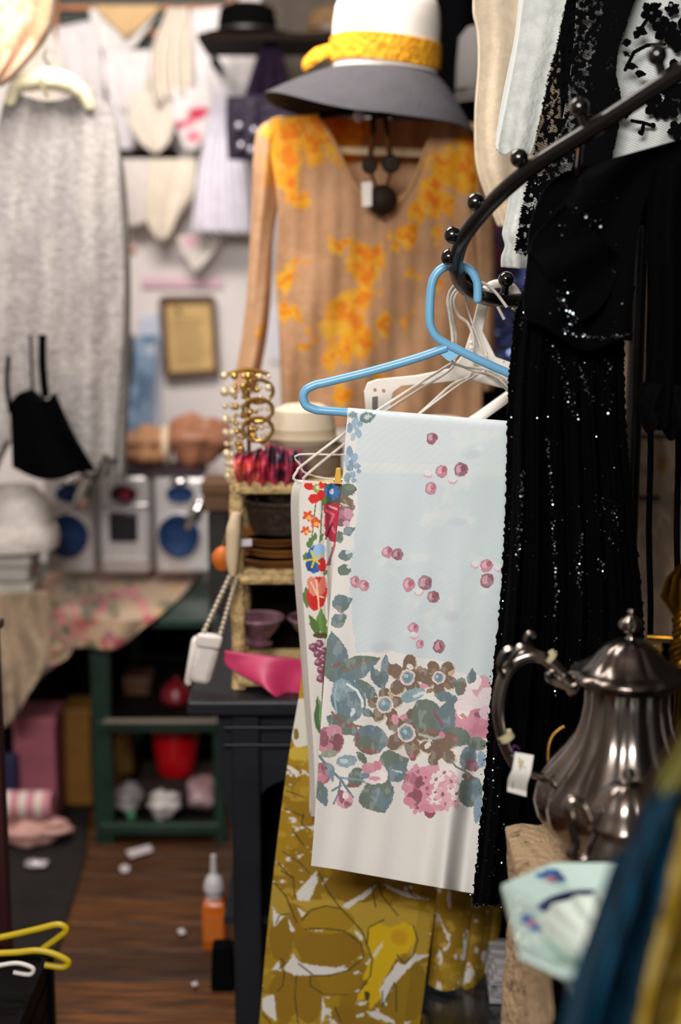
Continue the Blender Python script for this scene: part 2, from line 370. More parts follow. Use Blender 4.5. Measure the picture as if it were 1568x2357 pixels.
# grey lace dress on padded hanger
dr = thing('lace_dress', 'long pale grey lace dress with ragged hem on cream padded hanger', 'dress', V(130, 170, 3.45))
hem = lambda u: 60*np.abs(np.sin(9*u+1))*(1+.5*np.sin(23*u))-130*np.exp(-((u-.42)/.16)**2)
LACE = M('grey_lace', '#ffffff', .95, attr=True, var=.14, scale=70, bump=.5, bscale=70)
def lacep(p):
    p.noise(16, .56, '#807b7a', 8, .3, sy=22); p.noise(40, .58, '#aaa59f', 12, .5, sy=120); p.noise(14, .64, '#6f6967', 15, .25, sy=60)
cloth('skirt', LACE, dr, [(22, 205), (2, 260), (-30, 420), (-60, 700), (-70, 1060)], [(212, 200), (262, 290), (275, 460), (283, 700), (262, 1040)], 110, 150, folds(3.44, .018, 3.4), .05, '#96918f', lacep, hem, lambda u: 30*np.sin(PI*u), puff=.05)
cloth('side_godet', LACE, dr, [(205, 240), (225, 420), (225, 700), (215, 1060)], [(250, 250), (284, 420), (296, 700), (285, 1085)], 40, 120, folds(3.5, .02, 2), .04, '#a09b96', lacep, lambda u: 40*np.abs(np.sin(7*u)))
h = thing('padded_hanger', 'cream padded satin coat hanger carrying the grey lace dress', 'hanger', V(115, 200, 3.47))
hp = [V(22, 240, 3.43), V(40, 200, 3.42), V(75, 185, 3.41), V(115, 182, 3.40), V(155, 192, 3.41), V(190, 215, 3.42), V(208, 250, 3.43)]
MB().tube(cr(hp, 6), [.012, .018, .024, .026, .024, .018, .012], 12).build('padded_bar', M('cream_satin', '#d8d0b0', .4, var=.08, bump=.3), h)
MB().tube(cr([V(112, 180, 3.40), V(112, 150, 3.40), V(100, 130, 3.40), V(112, 112, 3.40), V(126, 125, 3.40)], 6), .003, 6).build('hook', M('chrome', '#b0b0b0', .25, 1), h)
MB().tube(cr([V(92, 178, 3.37), V(100, 205, 3.365), V(112, 222, 3.37)], 5), .005, 6).build('ribbon_bow', M('olive_ribbon', '#7a7358', .6), h)
# black bag hung in front of the lace dress
bb = thing('black_tote', 'black cloth tote bag with thin straps hung in front of lace dress', 'bag', V(110, 1100, 3.3))
BLK = M('black_cloth', '#030304', .95, bump=.2, spec=.03)
cloth('bag_body', BLK, bb, [(22, 930), (26, 1010), (28, 1075)], [(122, 900), (165, 1000), (215, 1085)], 40, 40, folds(3.3, .012, 1.5), .03, bot=lambda u: 26*np.sin(PI*np.clip(u*1.15, 0, 1)), top=lambda u: -20*np.sin(6*u), puff=.05)
MB().tube(cr([V(24, 950, 3.3), V(16, 880, 3.3), V(20, 820, 3.3)], 5), .006, 6).build('strap', BLK, bb)
MB().tube(cr([V(105, 915, 3.3), V(98, 840, 3.3), V(98, 770, 3.3)], 5), .011, 6, flat=.4).build('strap', BLK, bb)
MB().tube(cr([V(75, 910, 3.32), V(72, 830, 3.32), V(70, 770, 3.32)], 5), .004, 6, flat=.5).build('strap', BLK, bb)
# purple bag, black hats, taupe sheet as wall shade (top middle)
pb = thing('beaded_bag', 'dark purple beaded evening bag with gathered handle behind the sun hat', 'bag', V(590, 370, 4.0))
PUR = M('purple_beads', '#1f1529', .5, spec=.2, var=.5, scale=45, bump=.8, bscale=60)
cloth('bag_body', PUR, pb, [(522, 222), (520, 290), (524, 365)], [(680, 215), (690, 290), (660, 372)], 30, 30, folds(4.16, .01, 2), .03, puff=.05)
cloth('gathered_handle', M('purple_knit', '#180d1d', .9, spec=.1, var=.3, scale=30), pb, [(612, 96), (590, 135), (562, 225)], [(632, 95), (655, 140), (672, 225)], 24, 30, folds(4.17, .012, 3), .03)
for q in ((550, 290), (555, 335), (585, 300), (578, 345)): MB().ell(V(*q, 4.13), (.012, .006, .012)).build('bead_cluster', M('grey_bead', '#8b8590', .3, .6), pb)
tag(cloth('wall_shade_sheet', PRINTB, None, [(600, -40), (600, 120), (590, 300)], [(800, -40), (810, 120), (810, 300)], 30, 40, folds(4.70, .012, 3), .03, '#4d453b'), 'taupe sheet standing in for wall shade behind purple bag and sun hat', 'sheet')  # sheet added to tone the wall down, shade put into its colour
def felt_hat(name, label, c, r, hgt, br, mat, rot=0, band=None):
    t = thing(name, label, 'hat', (c[0], c[1], c[2]))
    R = Matrix.Rotation(rot, 4, 'Y')
    MB().lathe([(0, hgt), (r*.6, hgt), (r*.92, hgt*.86), (r, hgt*.5), (r*1.03, .004), (r*.98, 0), (r*.93, hgt*.5), (r*.85, hgt*.8), (0, hgt*.93)], c, 28, R=R).build('crown', mat, t)
    MB().lathe([(r*1.0, .004), (br*.8, .002), (br, .015), (br*1.0, .011), (br*.8, -.003), (r*1.0, -.001), (r, .004)], c, 36, R=R).build('brim', mat, t)
    MB().lathe([(r*1.02, .005), (r*1.045, .006), (r*1.03, .03), (r*1.0, .03)], c, 28, R=R).build('band', band or M('dark_band', '#1a1512', .5), t)
    return t
sh = thing('hat_shelf', 'narrow dark wall shelf carrying hats above purple bag', 'shelf', V(660, 62, 4.1))
p = V(660, 70, 4.1); MB().box((p[0]-.03, 4.28, p[2]-.012), (.44, .3, .022)).build('board', M('dark_shelf_wood', '#150d08', .8, spec=.1), sh, smooth=False, bevel=.003)
for dx in (-.2, .2): MB().box((p[0]+dx-.03, 4.55, p[2]-.035), (.02, .26, .022)).build('bracket', MATS['dark_shelf_wood'], sh, smooth=False)
felt_hat('felt_hat', 'black felt hat with small brim on the hat shelf left end', (p[0]-.12, 4.28, p[2]+.001), .085, .1, .13, M('black_felt', '#050505', .95, spec=.03))
felt_hat('straw_hat', 'dark brown straw hat on the shelf behind sun hat crown', (p[0]+.125, 4.28, p[2]+.001), .07, .09, .1, M('brown_straw', '#5a4223', .8, var=.4, scale=60))
# black curtain and dark garments behind the sun hat
tag(cloth('black_curtain', M('black_velvet', '#020203', .95, spec=.02), None, [(985, -120), (985, 700), (985, 1900)], [(2000, -120), (2000, 700), (2000, 1900)], 120, 20, folds(3.6, .04, 9), .02), 'long black curtain behind the sun hat and right hand garments', 'curtain')
felt_hat('grey_hat', 'grey felt hat partly hidden behind cream knit sleeve', V(1108, 235, 3.48), .06, .17, .065, M('grey_felt', '#4f4c4a', .9))
q = V(1108, 235, 3.48)
hs = thing('hat_stand', 'thin black hat stand behind the cream knit dress', 'stand', (q[0], q[1], 0))
MB().tube([(q[0], q[1], .01), (q[0], q[1], q[2]+.14)], .008, 8).build('pole', M('stand_black', '#060607', .6, spec=.1), hs)
MB().lathe([(0, 0), (.05, 0), (.05, .008), (.01, .02), (0, .02)], (q[0], q[1], .001), 24).build('base', MATS['stand_black'], hs)
# ------------------------------------------------------------------ green table with stereo, left middle
GRN = M('green_enamel', '#0c2a20', .45, var=.25, scale=15)
TZ = .615; TY = 3.52
gt = thing('green_table', 'dark green metal table with open shelf rails under the stereo', 'table', (-.6, TY+.3, 0))
MB().box((-.68, TY+.36, TZ-.012), (.86, .72, .024)).build('tabletop', GRN, gt, smooth=False, bevel=.003)
lx = onz(240, 1948, 0)[0]; rx = onz(497, 1948, 0)[0]
for x, y, wd in ((lx, TY+.03, .05), (rx+.01, TY+.03, .028), (lx, TY+.66, .03), (rx+.01, TY+.66, .03), (-1.08, TY+.03, .04), (-1.08, TY+.66, .03)):
    MB().box((x, y, (TZ-.024)/2), (wd, .03, TZ-.024)).build('leg', GRN, gt, smooth=False, bevel=.003)
for z in (.325, .045):
    for y in (TY+.02, TY+.66): MB().box(((lx+rx)/2, y, z), (rx-lx+.02, .025, .03)).build('rail', GRN, gt, smooth=False, bevel=.003)
    MB().box(((lx+rx)/2, TY+.34, z-.008), (rx-lx, .62, .012)).build('shelf_board', M('dark_shelf', '#14100d', .9, spec=.1), gt, smooth=False)
MB().box((-.69, TY+.70, .3), (.82, .012, .58)).build('back_panel', M('gap_darkener', '#0d0907', .9, spec=.05), gt, smooth=False)  # board added so the space under the table stays dark
MB().box(((lx+rx)/2+.01, TY+.004, .343), (rx-lx, .012, .008)).build('worn_edge', M('worn_metal', '#8a8074', .5, .3), gt, smooth=False)
# floral cloth over the table
def rosep(p):
    for k in range(95):
        x, y = 60+RNG.rand()*380, 1300+RNG.rand()*230
        p.ell(x, y, 10+RNG.rand()*18, 8+RNG.rand()*12, random.choice(['#b55f62', '#a5484f', '#c47a78', '#6d6a4c', '#5c5f45', '#b5905f', '#8f5a68']), RNG.rand()*90, .95, soft=True)
Yt = lambda z: (lambda u, v, X, Yp: np.maximum(yz(np.minimum(Yp, 1425), z), TY-.035)+.012*np.sin(14*u+2*v)*v-.01*v)
fc = thing('floral_throw', 'cream throw printed with pink roses draped over the green table', 'throw', (-.6, TY, TZ))
cloth('top_drape', PRINTB, fc, [(130, 1300), (95, 1340), (78, 1420), (70, 1478)], [(470, 1312), (440, 1345), (410, 1380), (350, 1440)], 70, 50, Yt(TZ+.008), .01, '#b0967a', rosep, bot=lambda u: 40*np.sin(PI*u)+10*np.sin(11*u))
cloth('side_drape', PRINTB, fc, [(-60, 1370), (-50, 1480), (-20, 1600), (0, 1680)], [(110, 1360), (130, 1440), (165, 1520), (95, 1640)], 50, 50, folds(TY-.06, .025, 2.5), .01, '#a28c74', lambda p: (p.noise(20, .6, '#7d7158', 21, .6), [p.ell(120+RNG.rand()*50, 1450+RNG.rand()*90, 16, 14, '#bd8580', 0, .7, True) for _ in range(7)]), bot=lambda u: -120*u*u)
# stereo: centre unit and two speakers
SIL = M('silver_plastic', '#c4c0c0', .3, .35); BLU = M('blue_cone', '#173058', .6, var=.1, spec=.2); DKP = M('dark_plastic', '#15141c', .3)
def face(px, py, Y): return np.array(V(px, py, Y))
def rbox(t, name, x0, x1, y0, y1, Y, d, mat, bev=.015):
    a, b = face(x0, y0, Y), face(x1, y1, Y)
    return MB().box(((a[0]+b[0])/2, Y+d/2, (a[2]+b[2])/2), (abs(b[0]-a[0]), d, abs(a[2]-b[2]))).build(name, mat, t, bevel=bev)
RX = Matrix.Rotation(PI/2, 4, 'X')
def disc(t, name, px, py, Y, rx, rz, mat, dep=.012, dish=.4):
    c = face(px, py, Y); s_ = rz/rx
    mb = MB().lathe([(0, dep*dish), (rx*.55, dep*dish*.6), (rx*.9, dep), (rx, dep*.8), (rx, -.01), (0, -.01)], (0, 0, 0), 28, R=RX)
    mb.v = [(x+c[0], y+c[1], z*s_+c[2]) for x, y, z in mb.v]
    return mb.build(name, mat, t)
SY = 3.86
for i, (x0, x1, lab) in enumerate(((98, 218, 'silver stereo speaker with blue cone beside the white hat'), (353, 492, 'silver stereo speaker with blue cone beside the wicker shelf'))):
    cxp = 162 if i == 0 else 417
    s = thing('stereo_speaker', lab, 'speaker', V(cxp, 1320, SY), 'stereo speakers')
    rbox(s, 'cabinet', x0, x1, 1098, 1322, SY, .2, SIL)
    w_ = disc(s, 'woofer', cxp-5, 1232, SY, .055, .062, BLU, .018)
    MB().lathe([(.055, 0), (.059, .012), (.063, .01), (.064, -.006), (.055, -.006)], tuple(face(cxp-5, 1232, SY)), 32, R=RX).build('woofer_ring', SIL, w_)
    disc(s, 'tweeter', cxp-2, 1136, SY, .038, .024, BLU, .012)
    MB().ell(tuple(face(x0+92 if i == 0 else x1-45, 1140 if i == 0 else 1185, SY)), (.022, .02, .05), R=Matrix.Rotation(.5, 4, 'Y')).build('chrome_flare', M('bright_chrome', '#d8d8d8', .12, 1), s)
    MB().ell(tuple(face(cxp-5, 1108, SY)), (.03, .012, .01)).build('chrome_flare', MATS['bright_chrome'], s)
u_ = thing('stereo_unit', 'silver compact stereo with red lit oval display and tape door', 'stereo', V(290, 1320, SY))
rbox(u_, 'body', 224, 347, 1094, 1322, SY, .24, SIL)
d_ = disc(u_, 'display_bezel', 285, 1136, SY, .036, .026, DKP, .012)
disc(d_, 'lit_display', 290, 1136, SY-.008, .018, .018, M('red_display', '#7d0b2e', .3), .008)
rbox(u_, 'tape_door', 250, 316, 1180, 1248, SY-.012, .02, DKP, .006)
for k in range(5): rbox(u_, 'button', 236+k*21, 252+k*21, 1286, 1300, SY-.01, .014, M('pale_button', '#b9b3ae', .3, .3), .003)
rbox(u_, 'trim_strip', 230, 342, 1160, 1166, SY-.006, .012, MATS['bright_chrome'], .002)
# tan bag on the stereo, dark cloth under it
zt = V(290, 1094, SY)[2]
tag(MB().box((-.55, SY+.1, zt+.006), (.34, .2, .012)).build('purple_mat', M('purple_cloth', '#33222e', .9), bevel=.004), 'dark purple folded cloth between the stereo and the tan bag', 'cloth')
tb = thing('leather_pouch', 'crumpled tan leather pouch tied in the middle on top of stereo', 'bag', V(400, 1090, SY+.12))
lump = lambda s_: (lambda q: 1+.10*math.sin(5*q.x+s_)+.08*math.sin(7*q.z+3*q.y+s_)+.06*math.sin(11*q.x-4*q.z))
c = V(338, 1042, SY+.1); MB().ell((c[0], c[1], zt+.066), (.088, .08, .054), 28, 18, lump(1)).build('pouch_end', M('tan_leather', '#b98a63', .6, var=.2, scale=9, bump=.5, bscale=18), tb)
c = V(455, 1025, SY+.1); MB().ell((c[0], c[1], zt+.085), (.095, .085, .074), 28, 18, lump(3)).build('pouch_body', M('brown_leather', '#a06b50', .5, var=.3, scale=8, bump=.5, bscale=16), tb)
c = V(383, 1035, SY+.1); MB().lathe([(.045, -.014), (.056, -.01), (.058, .01), (.045, .014)], (c[0], c[1], zt+.07), 24, R=Matrix.Rotation(PI/2, 4, 'Y')).build('tie_band', M('cream_band', '#d9c3a6', .6), tb)
# white hat at the left edge
wh = thing('white_sun_hat', 'white crocheted hat with wide rolled brim at left edge before the stereo', 'hat', V(50, 1262, 3.4))
c = V(38, 1232, 3.6); WHT = M('white_crochet', '#cfc6c0', .9, var=.1, scale=40, bump=.6, bscale=70)
MB().lathe([(0, .135), (.05, .13), (.078, .10), (.09, .05), (.098, 0), (.09, 0), (.08, .05), (.07, .09), (0, .12)], c, 32).build('crown', WHT, wh)
MB().lathe([(.095, .02), (.13, .012), (.108, -.03), (.102, -.034), (.095, -.02), (.09, .01), (.095, .02)][:1]+[(.105, .025), (.112, 0), (.106, -.03), (.09, -.034), (.085, 0), (.095, .02)], c, 40).build('rolled_brim', WHT, wh)
st = thing('cloth_stack', 'pale stack of folded cloth under the white crocheted hat', 'cloth stack', V(40, 1360, 3.42))
z0 = .627; z1 = c[2]-.036
for k in range(4):
    zz = z0+(z1-z0)*(k+.5)/4; MB().box((c[0]-.06+.008*(k % 2), 3.62-.01*(k % 2), zz), (.2, .15, (z1-z0)/4-.002)).build('folded_cloth', M('pale_folded_cloth', '#b0aca4', .9, var=.1), st, bevel=.008)
# things on the green table's shelves
z1 = .331
def shelf_item(px, py, Y): p = V(px, py, Y); return p
rb = thing('red_bucket', 'glossy red plastic bucket hanging under the green table shelf', 'bucket', V(400, 1790, 3.68))
RED = M('red_plastic', '#b50514', .3)
cx, cz = V(402, 1790, 3.68)[0], V(402, 1790, 3.68)[2]
hgt = V(402, 1680, 3.68)[2]-cz
MB().lathe([(0, 0), (.045, 0), (.052, .01), (.06, hgt*.6), (.066, hgt), (.07, hgt), (.07, hgt-.008), (.064, hgt-.012), (.055, .02), (0, .012)][:7]+[(.062, hgt-.006), (.05, .012), (0, .012)], (cx, 3.72, cz), 32).build('body', RED, rb)
MB().tube(cr([(cx-.067, 3.72, cz+hgt-.004), (cx-.05, 3.66, cz+hgt+.004), (cx, 3.65, cz+hgt+.006), (cx+.05, 3.66, cz+hgt+.004), (cx+.067, 3.72, cz+hgt-.004)], 6), .003, 6).build('handle', MATS['chrome'], rb)
tag(MB().box((cx, 3.74, (cz+.051)/2-.002), (.2, .16, cz-.051-.003)).build('dark_carton', M('dark_carton', '#241610', .8, var=.2), bevel=.004), 'dark brown carton under the red bucket', 'box')
rk = thing('enamel_pot', 'small crimson enamel pot on upper rail of green table', 'pot', V(405, 1650, 3.7))
c = (V(405, 1650, 3.7)[0], 3.72, z1)
MB().lathe([(0, 0), (.034, 0), (.042, .012), (.038, .04), (.024, .055), (.018, .06), (0, .06)], c, 24).build('body', M('crimson_enamel', '#7d1020', .35), rk)
MB().ell((c[0], c[1], c[2]+.066), .008).build('lid_knob', MATS['crimson_enamel'], rk)
# wrapped goods on lower shelf
def sack(name, label, cat, c, r, mat, s_=0, kids=()):
    t = thing(name, label, cat, (c[0], c[1], c[2]))
    MB().ell((c[0], c[1], c[2]+r[2]*.93), r, 24, 16, lump(s_)).build('bundle', mat, t)
    MB().ell((c[0]+r[0]*.5, c[1]-r[1]*.3, c[2]+r[2]*1.62), (r[0]*.35, r[1]*.3, r[2]*.3), 14, 8, lump(s_+1)).build('tied_end', mat, t)
    return t
PLW = M('clear_wrap', '#a9a4a8', .15, var=.3, scale=14, coat=.6); PNK = M('pink_wrap', '#b56a7d', .3, var=.3, scale=10)
zl = .051
for nm, lab, px, r, mt, s_ in (('wrapped_bundle', 'grey plastic wrapped bundle on the lowest green rail, left one', 290, (.046, .06, .036), PLW, 1), ('wrapped_bundle', 'pink and white wrapped bundle beside the dark frame leg', 462, (.04, .06, .05), M('pinkwhite_wrap', '#c9b8ba', .25, col2='#b5737f', scale=16), 5)):
    sack(nm, lab, 'bundle', (V(px, 1890, 3.6)[0], 3.66, zl), r, mt, s_)
sack('wrapped_bundle', 'pale shiny wrapped bundle in the middle of the lowest green shelf', 'bundle', (V(378, 1890, 3.6)[0], 3.60, zl), (.044, .05, .04), M('pale_wrap', '#bdb6b4', .15, var=.2, scale=20), 3)
tag(MB().ell((V(300, 1868, 3.55)[0], 3.565, zl+.016), (.012, .012, .016), 12, 8, lump(2)).build('green_trinket', M('green_toy', '#3e7d52', .4)), 'tiny green trinket before the grey wrapped bundle', 'trinket')
# boxes and bags on the mat, far left
MAT = M('grey_rubber', '#24211f', .9, spec=.15, var=.2, scale=10)
mp_ = [onz(-60, 1850), onz(206, 1838), onz(200, 1965), onz(135, 2190), onz(10, 2357), onz(-120, 2357)]
tag(MB().prism([(x, y, .012) for x, y, z in mp_], (0, 0, -.0115)).build('rubber_mat', MAT, smooth=False, bevel=.003), 'dark grey rubber mat on the floorboards at left', 'mat')
def carton(name, label, x0, x1, y0, y1, Y, d, mat, z=None, lid=True):
    a, b = V(x0, y0, Y), V(x1, y1, Y); zb = b[2] if z is None else z
    t = thing(name, label, 'box', ((a[0]+b[0])/2, Y, zb))
    MB().box(((a[0]+b[0])/2, Y+d/2, (a[2]+zb)/2), (b[0]-a[0], d, a[2]-zb)).build('body', mat, t, smooth=False, bevel=.004)
    if lid: MB().box(((a[0]+b[0])/2, Y+d/2, a[2]-.012), (b[0]-a[0]+.008, d+.008, .028)).build('lid', mat, t, smooth=False, bevel=.004)
    return t
carton('brown_wood_box', 'brown wooden box on the upper green shelf left of crimson pot', 285, 345, 1560, 1650, 3.78, .1, M('shelf_brown', '#4a2c14', .7, var=.2), .3315)
carton('ochre_box', 'ochre yellow box standing behind bundles on the lowest green shelf', 262, 308, 1700, 1850, 3.92, .08, M('ochre_shelf', '#6d4a0c', .7, var=.2), .0515, False)
carton('pink_carton', 'tall dusty pink carton under the throw at left', 28, 130, 1652, 1800, 3.66, .14, M('pink_card', '#9e5866', .7, var=.12), .0125)
carton('ochre_carton', 'ochre yellow carton beside the green table leg', 145, 212, 1632, 1830, 3.78, .12, M('ochre_card', '#7d5310', .7, var=.15), .0125)
carton('blue_carton', 'low dark blue box behind the pink striped roll', -10, 40, 1740, 1830, 3.62, .03, M('navy_card', '#1d2148', .6), .0125, False)
t = thing('blanket_roll', 'rolled pink and cream striped blanket lying before the pink carton', 'blanket', V(75, 1808, 3.5))
c0, c1 = np.array(V(-10, 1778, 3.52)), np.array(V(118, 1790, 3.52)); c0[2] = c1[2] = .118
def strp(k): return M('blanket_cream', '#cdbcb4', .9) if k % 2 else M('blanket_pink', '#b97a86', .9)
for k in range(7):
    a = c0+(c1-c0)*k/7; b = c0+(c1-c0)*(k+1)/7
    MB().tube([a, a*.5+b*.5, b], .036, 16).build('stripe', strp(k), t)
sack('pink_bag', 'soft blush pink bag lying on the grey mat under the roll', 'bag', (V(70, 1890, 3.5)[0], 3.53, .0125), (.10, .07, .036), M('blush_bag', '#b98d84', .6, var=.15), 2)
tag(MB().ell((V(88, 1900, 3.4)[0], 3.36, .024), (.03, .02, .012), 14, 8, lump(4)).build('crumpled_wrapper', PLW), 'crumpled clear wrapper on the grey mat', 'wrapper')
# dark red post and black crate at the left edge
t = thing('red_post', 'dark red painted wooden post at the left picture edge', 'post', (V(-14, 1450, 2.6)[0], 2.6, 0))
x = V(-16, 1700, 2.6)[0]; z = V(0, 1448, 2.6)[2]
MB().box((x, 2.6, z/2), (.036, .036, z)).build('shaft', M('oxblood_paint', '#2d0709', .5, var=.2), t, smooth=False, bevel=.003)
MB().box((x, 2.6, z+.008), (.05, .05, .016)).build('cap', MATS['oxblood_paint'], t, smooth=False, bevel=.003)
MB().box((x-.005, 2.6, .015), (.06, .06, .03)).build('foot', MATS['oxblood_paint'], t, smooth=False, bevel=.003)
CRM = M('black_crate', '#060607', .6, spec=.1)
t = thing('black_crate', 'black slatted plastic crate at the lower left corner', 'crate', (-.72, 2.45, .0))
X0, X1, Y0, Y1, ZC = -.95, -.565, 2.22, 2.54, .2
for k in range(4):
    z = .03+k*.05
    for (cc, dd) in (((X0+X1)/2, Y0, z), (X1-X0, .01, .04)), (((X0+X1)/2, Y1, z), (X1-X0, .01, .04)), ((X0, (Y0+Y1)/2, z), (.01, Y1-Y0, .04)), ((X1, (Y0+Y1)/2, z), (.01, Y1-Y0, .04)):
        MB().box(cc, dd).build('slat', CRM, t, smooth=False)
for x in (X0, X1):
    for y in (Y0, Y1): MB().box((x, y, .1), (.024, .024, .2)).build('corner_post', CRM, t, smooth=False)
MB().box(((X0+X1)/2, (Y0+Y1)/2, .186), (X1-X0-.012, Y1-Y0-.012, .008)).build('lid', CRM, t, smooth=False)
YEL = M('yellow_plastic', '#b8a004', .4)
def floor_hanger(label, hook, neck, mat, r, Y):
    t = thing('plastic_hanger', label, 'hanger', V(*neck, Y))
    MB().tube(cr([V(*p[:2], p[2] if len(p) > 2 else Y) for p in hook], 7), r, 10).build('hook', mat, t)
    n = np.array(V(*neck, Y))
    MB().tube([n, n+[-.17, .06, -.012], n+[-.19, .03, -.016], n+[-.18, -.0, -.016], n+[-.16, -.16, -.016], n+[-.14, -.18, -.014], n+[-.12, -.16, -.012]], r, 10, closed=True).build('shoulder_frame', mat, t)
floor_hanger('yellow plastic hanger whose hook points up highest at left edge', [(0, 2158), (33, 2151), (85, 2139), (134, 2128), (153, 2140), (134, 2158), (98, 2184)], (0, 2158), YEL, .0058, 2.40)
floor_hanger('yellow plastic hanger with hook curling below the other yellow one', [(0, 2194), (40, 2192), (85, 2188), (125, 2196), (157, 2213), (146, 2226), (103, 2221)], (0, 2194), YEL, .0058, 2.37)
floor_hanger('white plastic hanger hook lying under the yellow hangers', [(0, 2222), (36, 2217), (62, 2222), (77, 2231), (68, 2243), (31, 2238)], (0, 2222), M('white_plastic', '#d8d4ce', .4), .004, 2.35)
# litter on the floorboards
PAP = M('scrap_paper', '#b9b0b2', .8)
for lab, pts in (('white paper slip on boards near the green table', [(290, 1958), (345, 1944), (352, 1958), (300, 1974)]), ('white paper strip on boards at the lower left corner', [(30, 2330), (85, 2306), (94, 2316), (42, 2342)]), ('round white scrap below the paper slip', [(275, 1996), (285, 1989), (299, 1994), (296, 2006), (280, 2008)]), ('tiny scrap on boards left of the orange bottle', [(408, 2140), (420, 2136), (428, 2146), (416, 2152)]), ('scrap near the caster of the black cabinet', [(440, 2262), (452, 2258), (456, 2266), (444, 2270)])):
    tag(MB().prism([onz(x, y, .0125) for x, y in pts], (0, 0, -.0015)).build('paper_scrap', PAP, smooth=False), lab, 'paper', 'paper litter on the floor')
# ------------------------------------------------------------------ black cabinet, orange bottle
BLP = M('black_paint', '#1a1d23', .45, spec=.25, var=.2, scale=8, bump=.06)
CZ = .69
cb = thing('black_cabinet', 'black painted wooden cabinet with arched opening behind yellow cloth', 'cabinet', (0, 2.95, 0))
A = onz(458, 1600, CZ); x0 = A[0]; CY0, CY1, x1 = 2.60, 3.40, .52
MB().box(((x0+x1)/2, (CY0+CY1)/2, CZ-.015), (x1-x0+.04, CY1-CY0+.03, .03)).build('cabinet_top', BLP, cb, smooth=False, bevel=.006)
xl = V(572, 2300, CY0)[0]; MB().box((xl, (CY0+CY1)/2+.02, .33), (.02, CY1-CY0-.06, .6)).build('side_panel', BLP, cb, smooth=False, bevel=.003)
MB().box((x1-.03, (CY0+CY1)/2, .33), (.02, CY1-CY0-.06, .6)).build('side_panel', BLP, cb, smooth=False, bevel=.003)
MB().box(((x0+x1)/2, CY1-.02, .36), (x1-x0-.06, .016, .6)).build('back_panel', M('cabinet_dark', '#040405', .9, spec=.05), cb, smooth=False)
for x, y in ((xl, CY0+.03), (x1-.04, CY0+.03), (xl, CY1-.03), (x1-.04, CY1-.03)):
    MB().box((x, y, .33), (.055, .05, .66)).build('leg', BLP, cb, smooth=False, bevel=.005)
# arched apron
xs = V(500, 1640, CY0)[0]; ar = [(xs, CZ-.03), (x1-.06, CZ-.03), (x1-.06, CZ-.17)]+[((xl+.03+x1-.06)/2+(x1-.09-xl)/2*math.cos(a), CZ-.20+.06*math.sin(a)) for a in np.linspace(.05, PI-.05, 20)]+[(xl, CZ-.17), (xl-.03, CZ-.26), (xs, CZ-.17)]
MB().prism([(x, CY0+.02, z) for x, z in ar], (0, .02, 0)).build('arched_apron', BLP, cb, smooth=False)
for k in range(2): MB().box(((xs+x1)/2, CY0+.012, CZ-.06-.035*k), (x1-xs-.02, .016, .008)).build('moulding', BLP, cb, smooth=False, bevel=.002)
MB().box(((x0+x1)/2, (CY0+CY1)/2, .22), (x1-x0-.08, CY1-CY0-.08, .015)).build('inner_shelf', M('cabinet_shelf', '#101216', .6), cb, smooth=False)
c = onz(512, 2285, 0)
t = MB().box((c[0], c[1]+.025, .05), (.05, .05, .1), taper=.85).build('doorstop', M('black_rubber', '#050506', .8, spec=.05), None, smooth=False, bevel=.006); tag(t, 'black rubber block standing at the foot of the black cabinet', 'block')
b_ = onz(492, 2192, 0); bo = thing('spray_bottle', 'orange glue bottle with white nozzle standing at black cabinet', 'bottle', (b_[0], b_[1]+.03, 0))
c = (b_[0], b_[1]+.03, 0.0005)
sq = lambda r, z, a, i: (r/max(abs(math.cos(a)), abs(math.sin(a)))**.75, z)
MB().lathe([(0, 0), (.025, 0), (.027, .006), (.027, .10), (.022, .112), (.017, .116), (0, .116)], c, 32, sq).build('body', M('orange_liquid', '#b5560c', .25, var=.08), bo)
MB().lathe([(0, .115), (.019, .116), (.019, .13), (.023, .135), (.022, .15), (.016, .165), (.008, .172), (.006, .215), (0, .218)], c, 20).build('nozzle_cap', M('white_cap', '#b9b4b6', .4), bo)
MB().box((c[0], c[1]-.0285, c[2]+.055), (.04, .002, .06)).build('bottle_label', M('pale_orange_label', '#c0661c', .5), bo, smooth=False)
# ------------------------------------------------------------------ wicker shelf on the cabinet with its wares
WIC = M('wicker', '#b79c6c', .7, var=.35, scale=60, bump=.8, bscale=90)
EY0, EY1 = 2.67, 2.85; ex0 = V(548, 1400, EY0)[0]; ex1 = ex0+.60
T = [CZ+.022, V(600, 1325, EY0)[2], V(600, 1118, EY0)[2]]
et = thing('wicker_shelf', 'cream wicker three tier shelf standing on the black cabinet', 'shelf', (ex0+.3, 2.76, CZ))
for x in (ex0, ex1):
    for y in (EY0, EY1): MB().tube([(x, y, CZ+.001+(T[2]+.03-CZ)*k/12) for k in range(13)], [.013 if k % 2 else .015 for k in range(13)], 10).build('post', WIC, et)
MB().box(((ex0+ex1)/2, EY1+.012, (CZ+T[2])/2), (ex1-ex0, .006, T[2]-CZ-.01)).build('back_panel', M('gap_dark_backing', '#0f0a07', .9, spec=.05), et, smooth=False)  # dark backing added to keep the bright wall from showing between tiers
for z in T:
    for k in range(9):
        y = EY0+(EY1-EY0)*k/8; MB().tube([(ex0, y, z), (ex1, y, z)], .0085, 6).build('reed', WIC, et)
    MB().tube([(ex0, EY0-.012, z-.004), (ex1, EY0-.012, z-.004)], .011, 8).build('front_rod', WIC, et)
def onS(px, k, Y): return (V(px, 1200, Y)[0], Y, T[k]+.009)
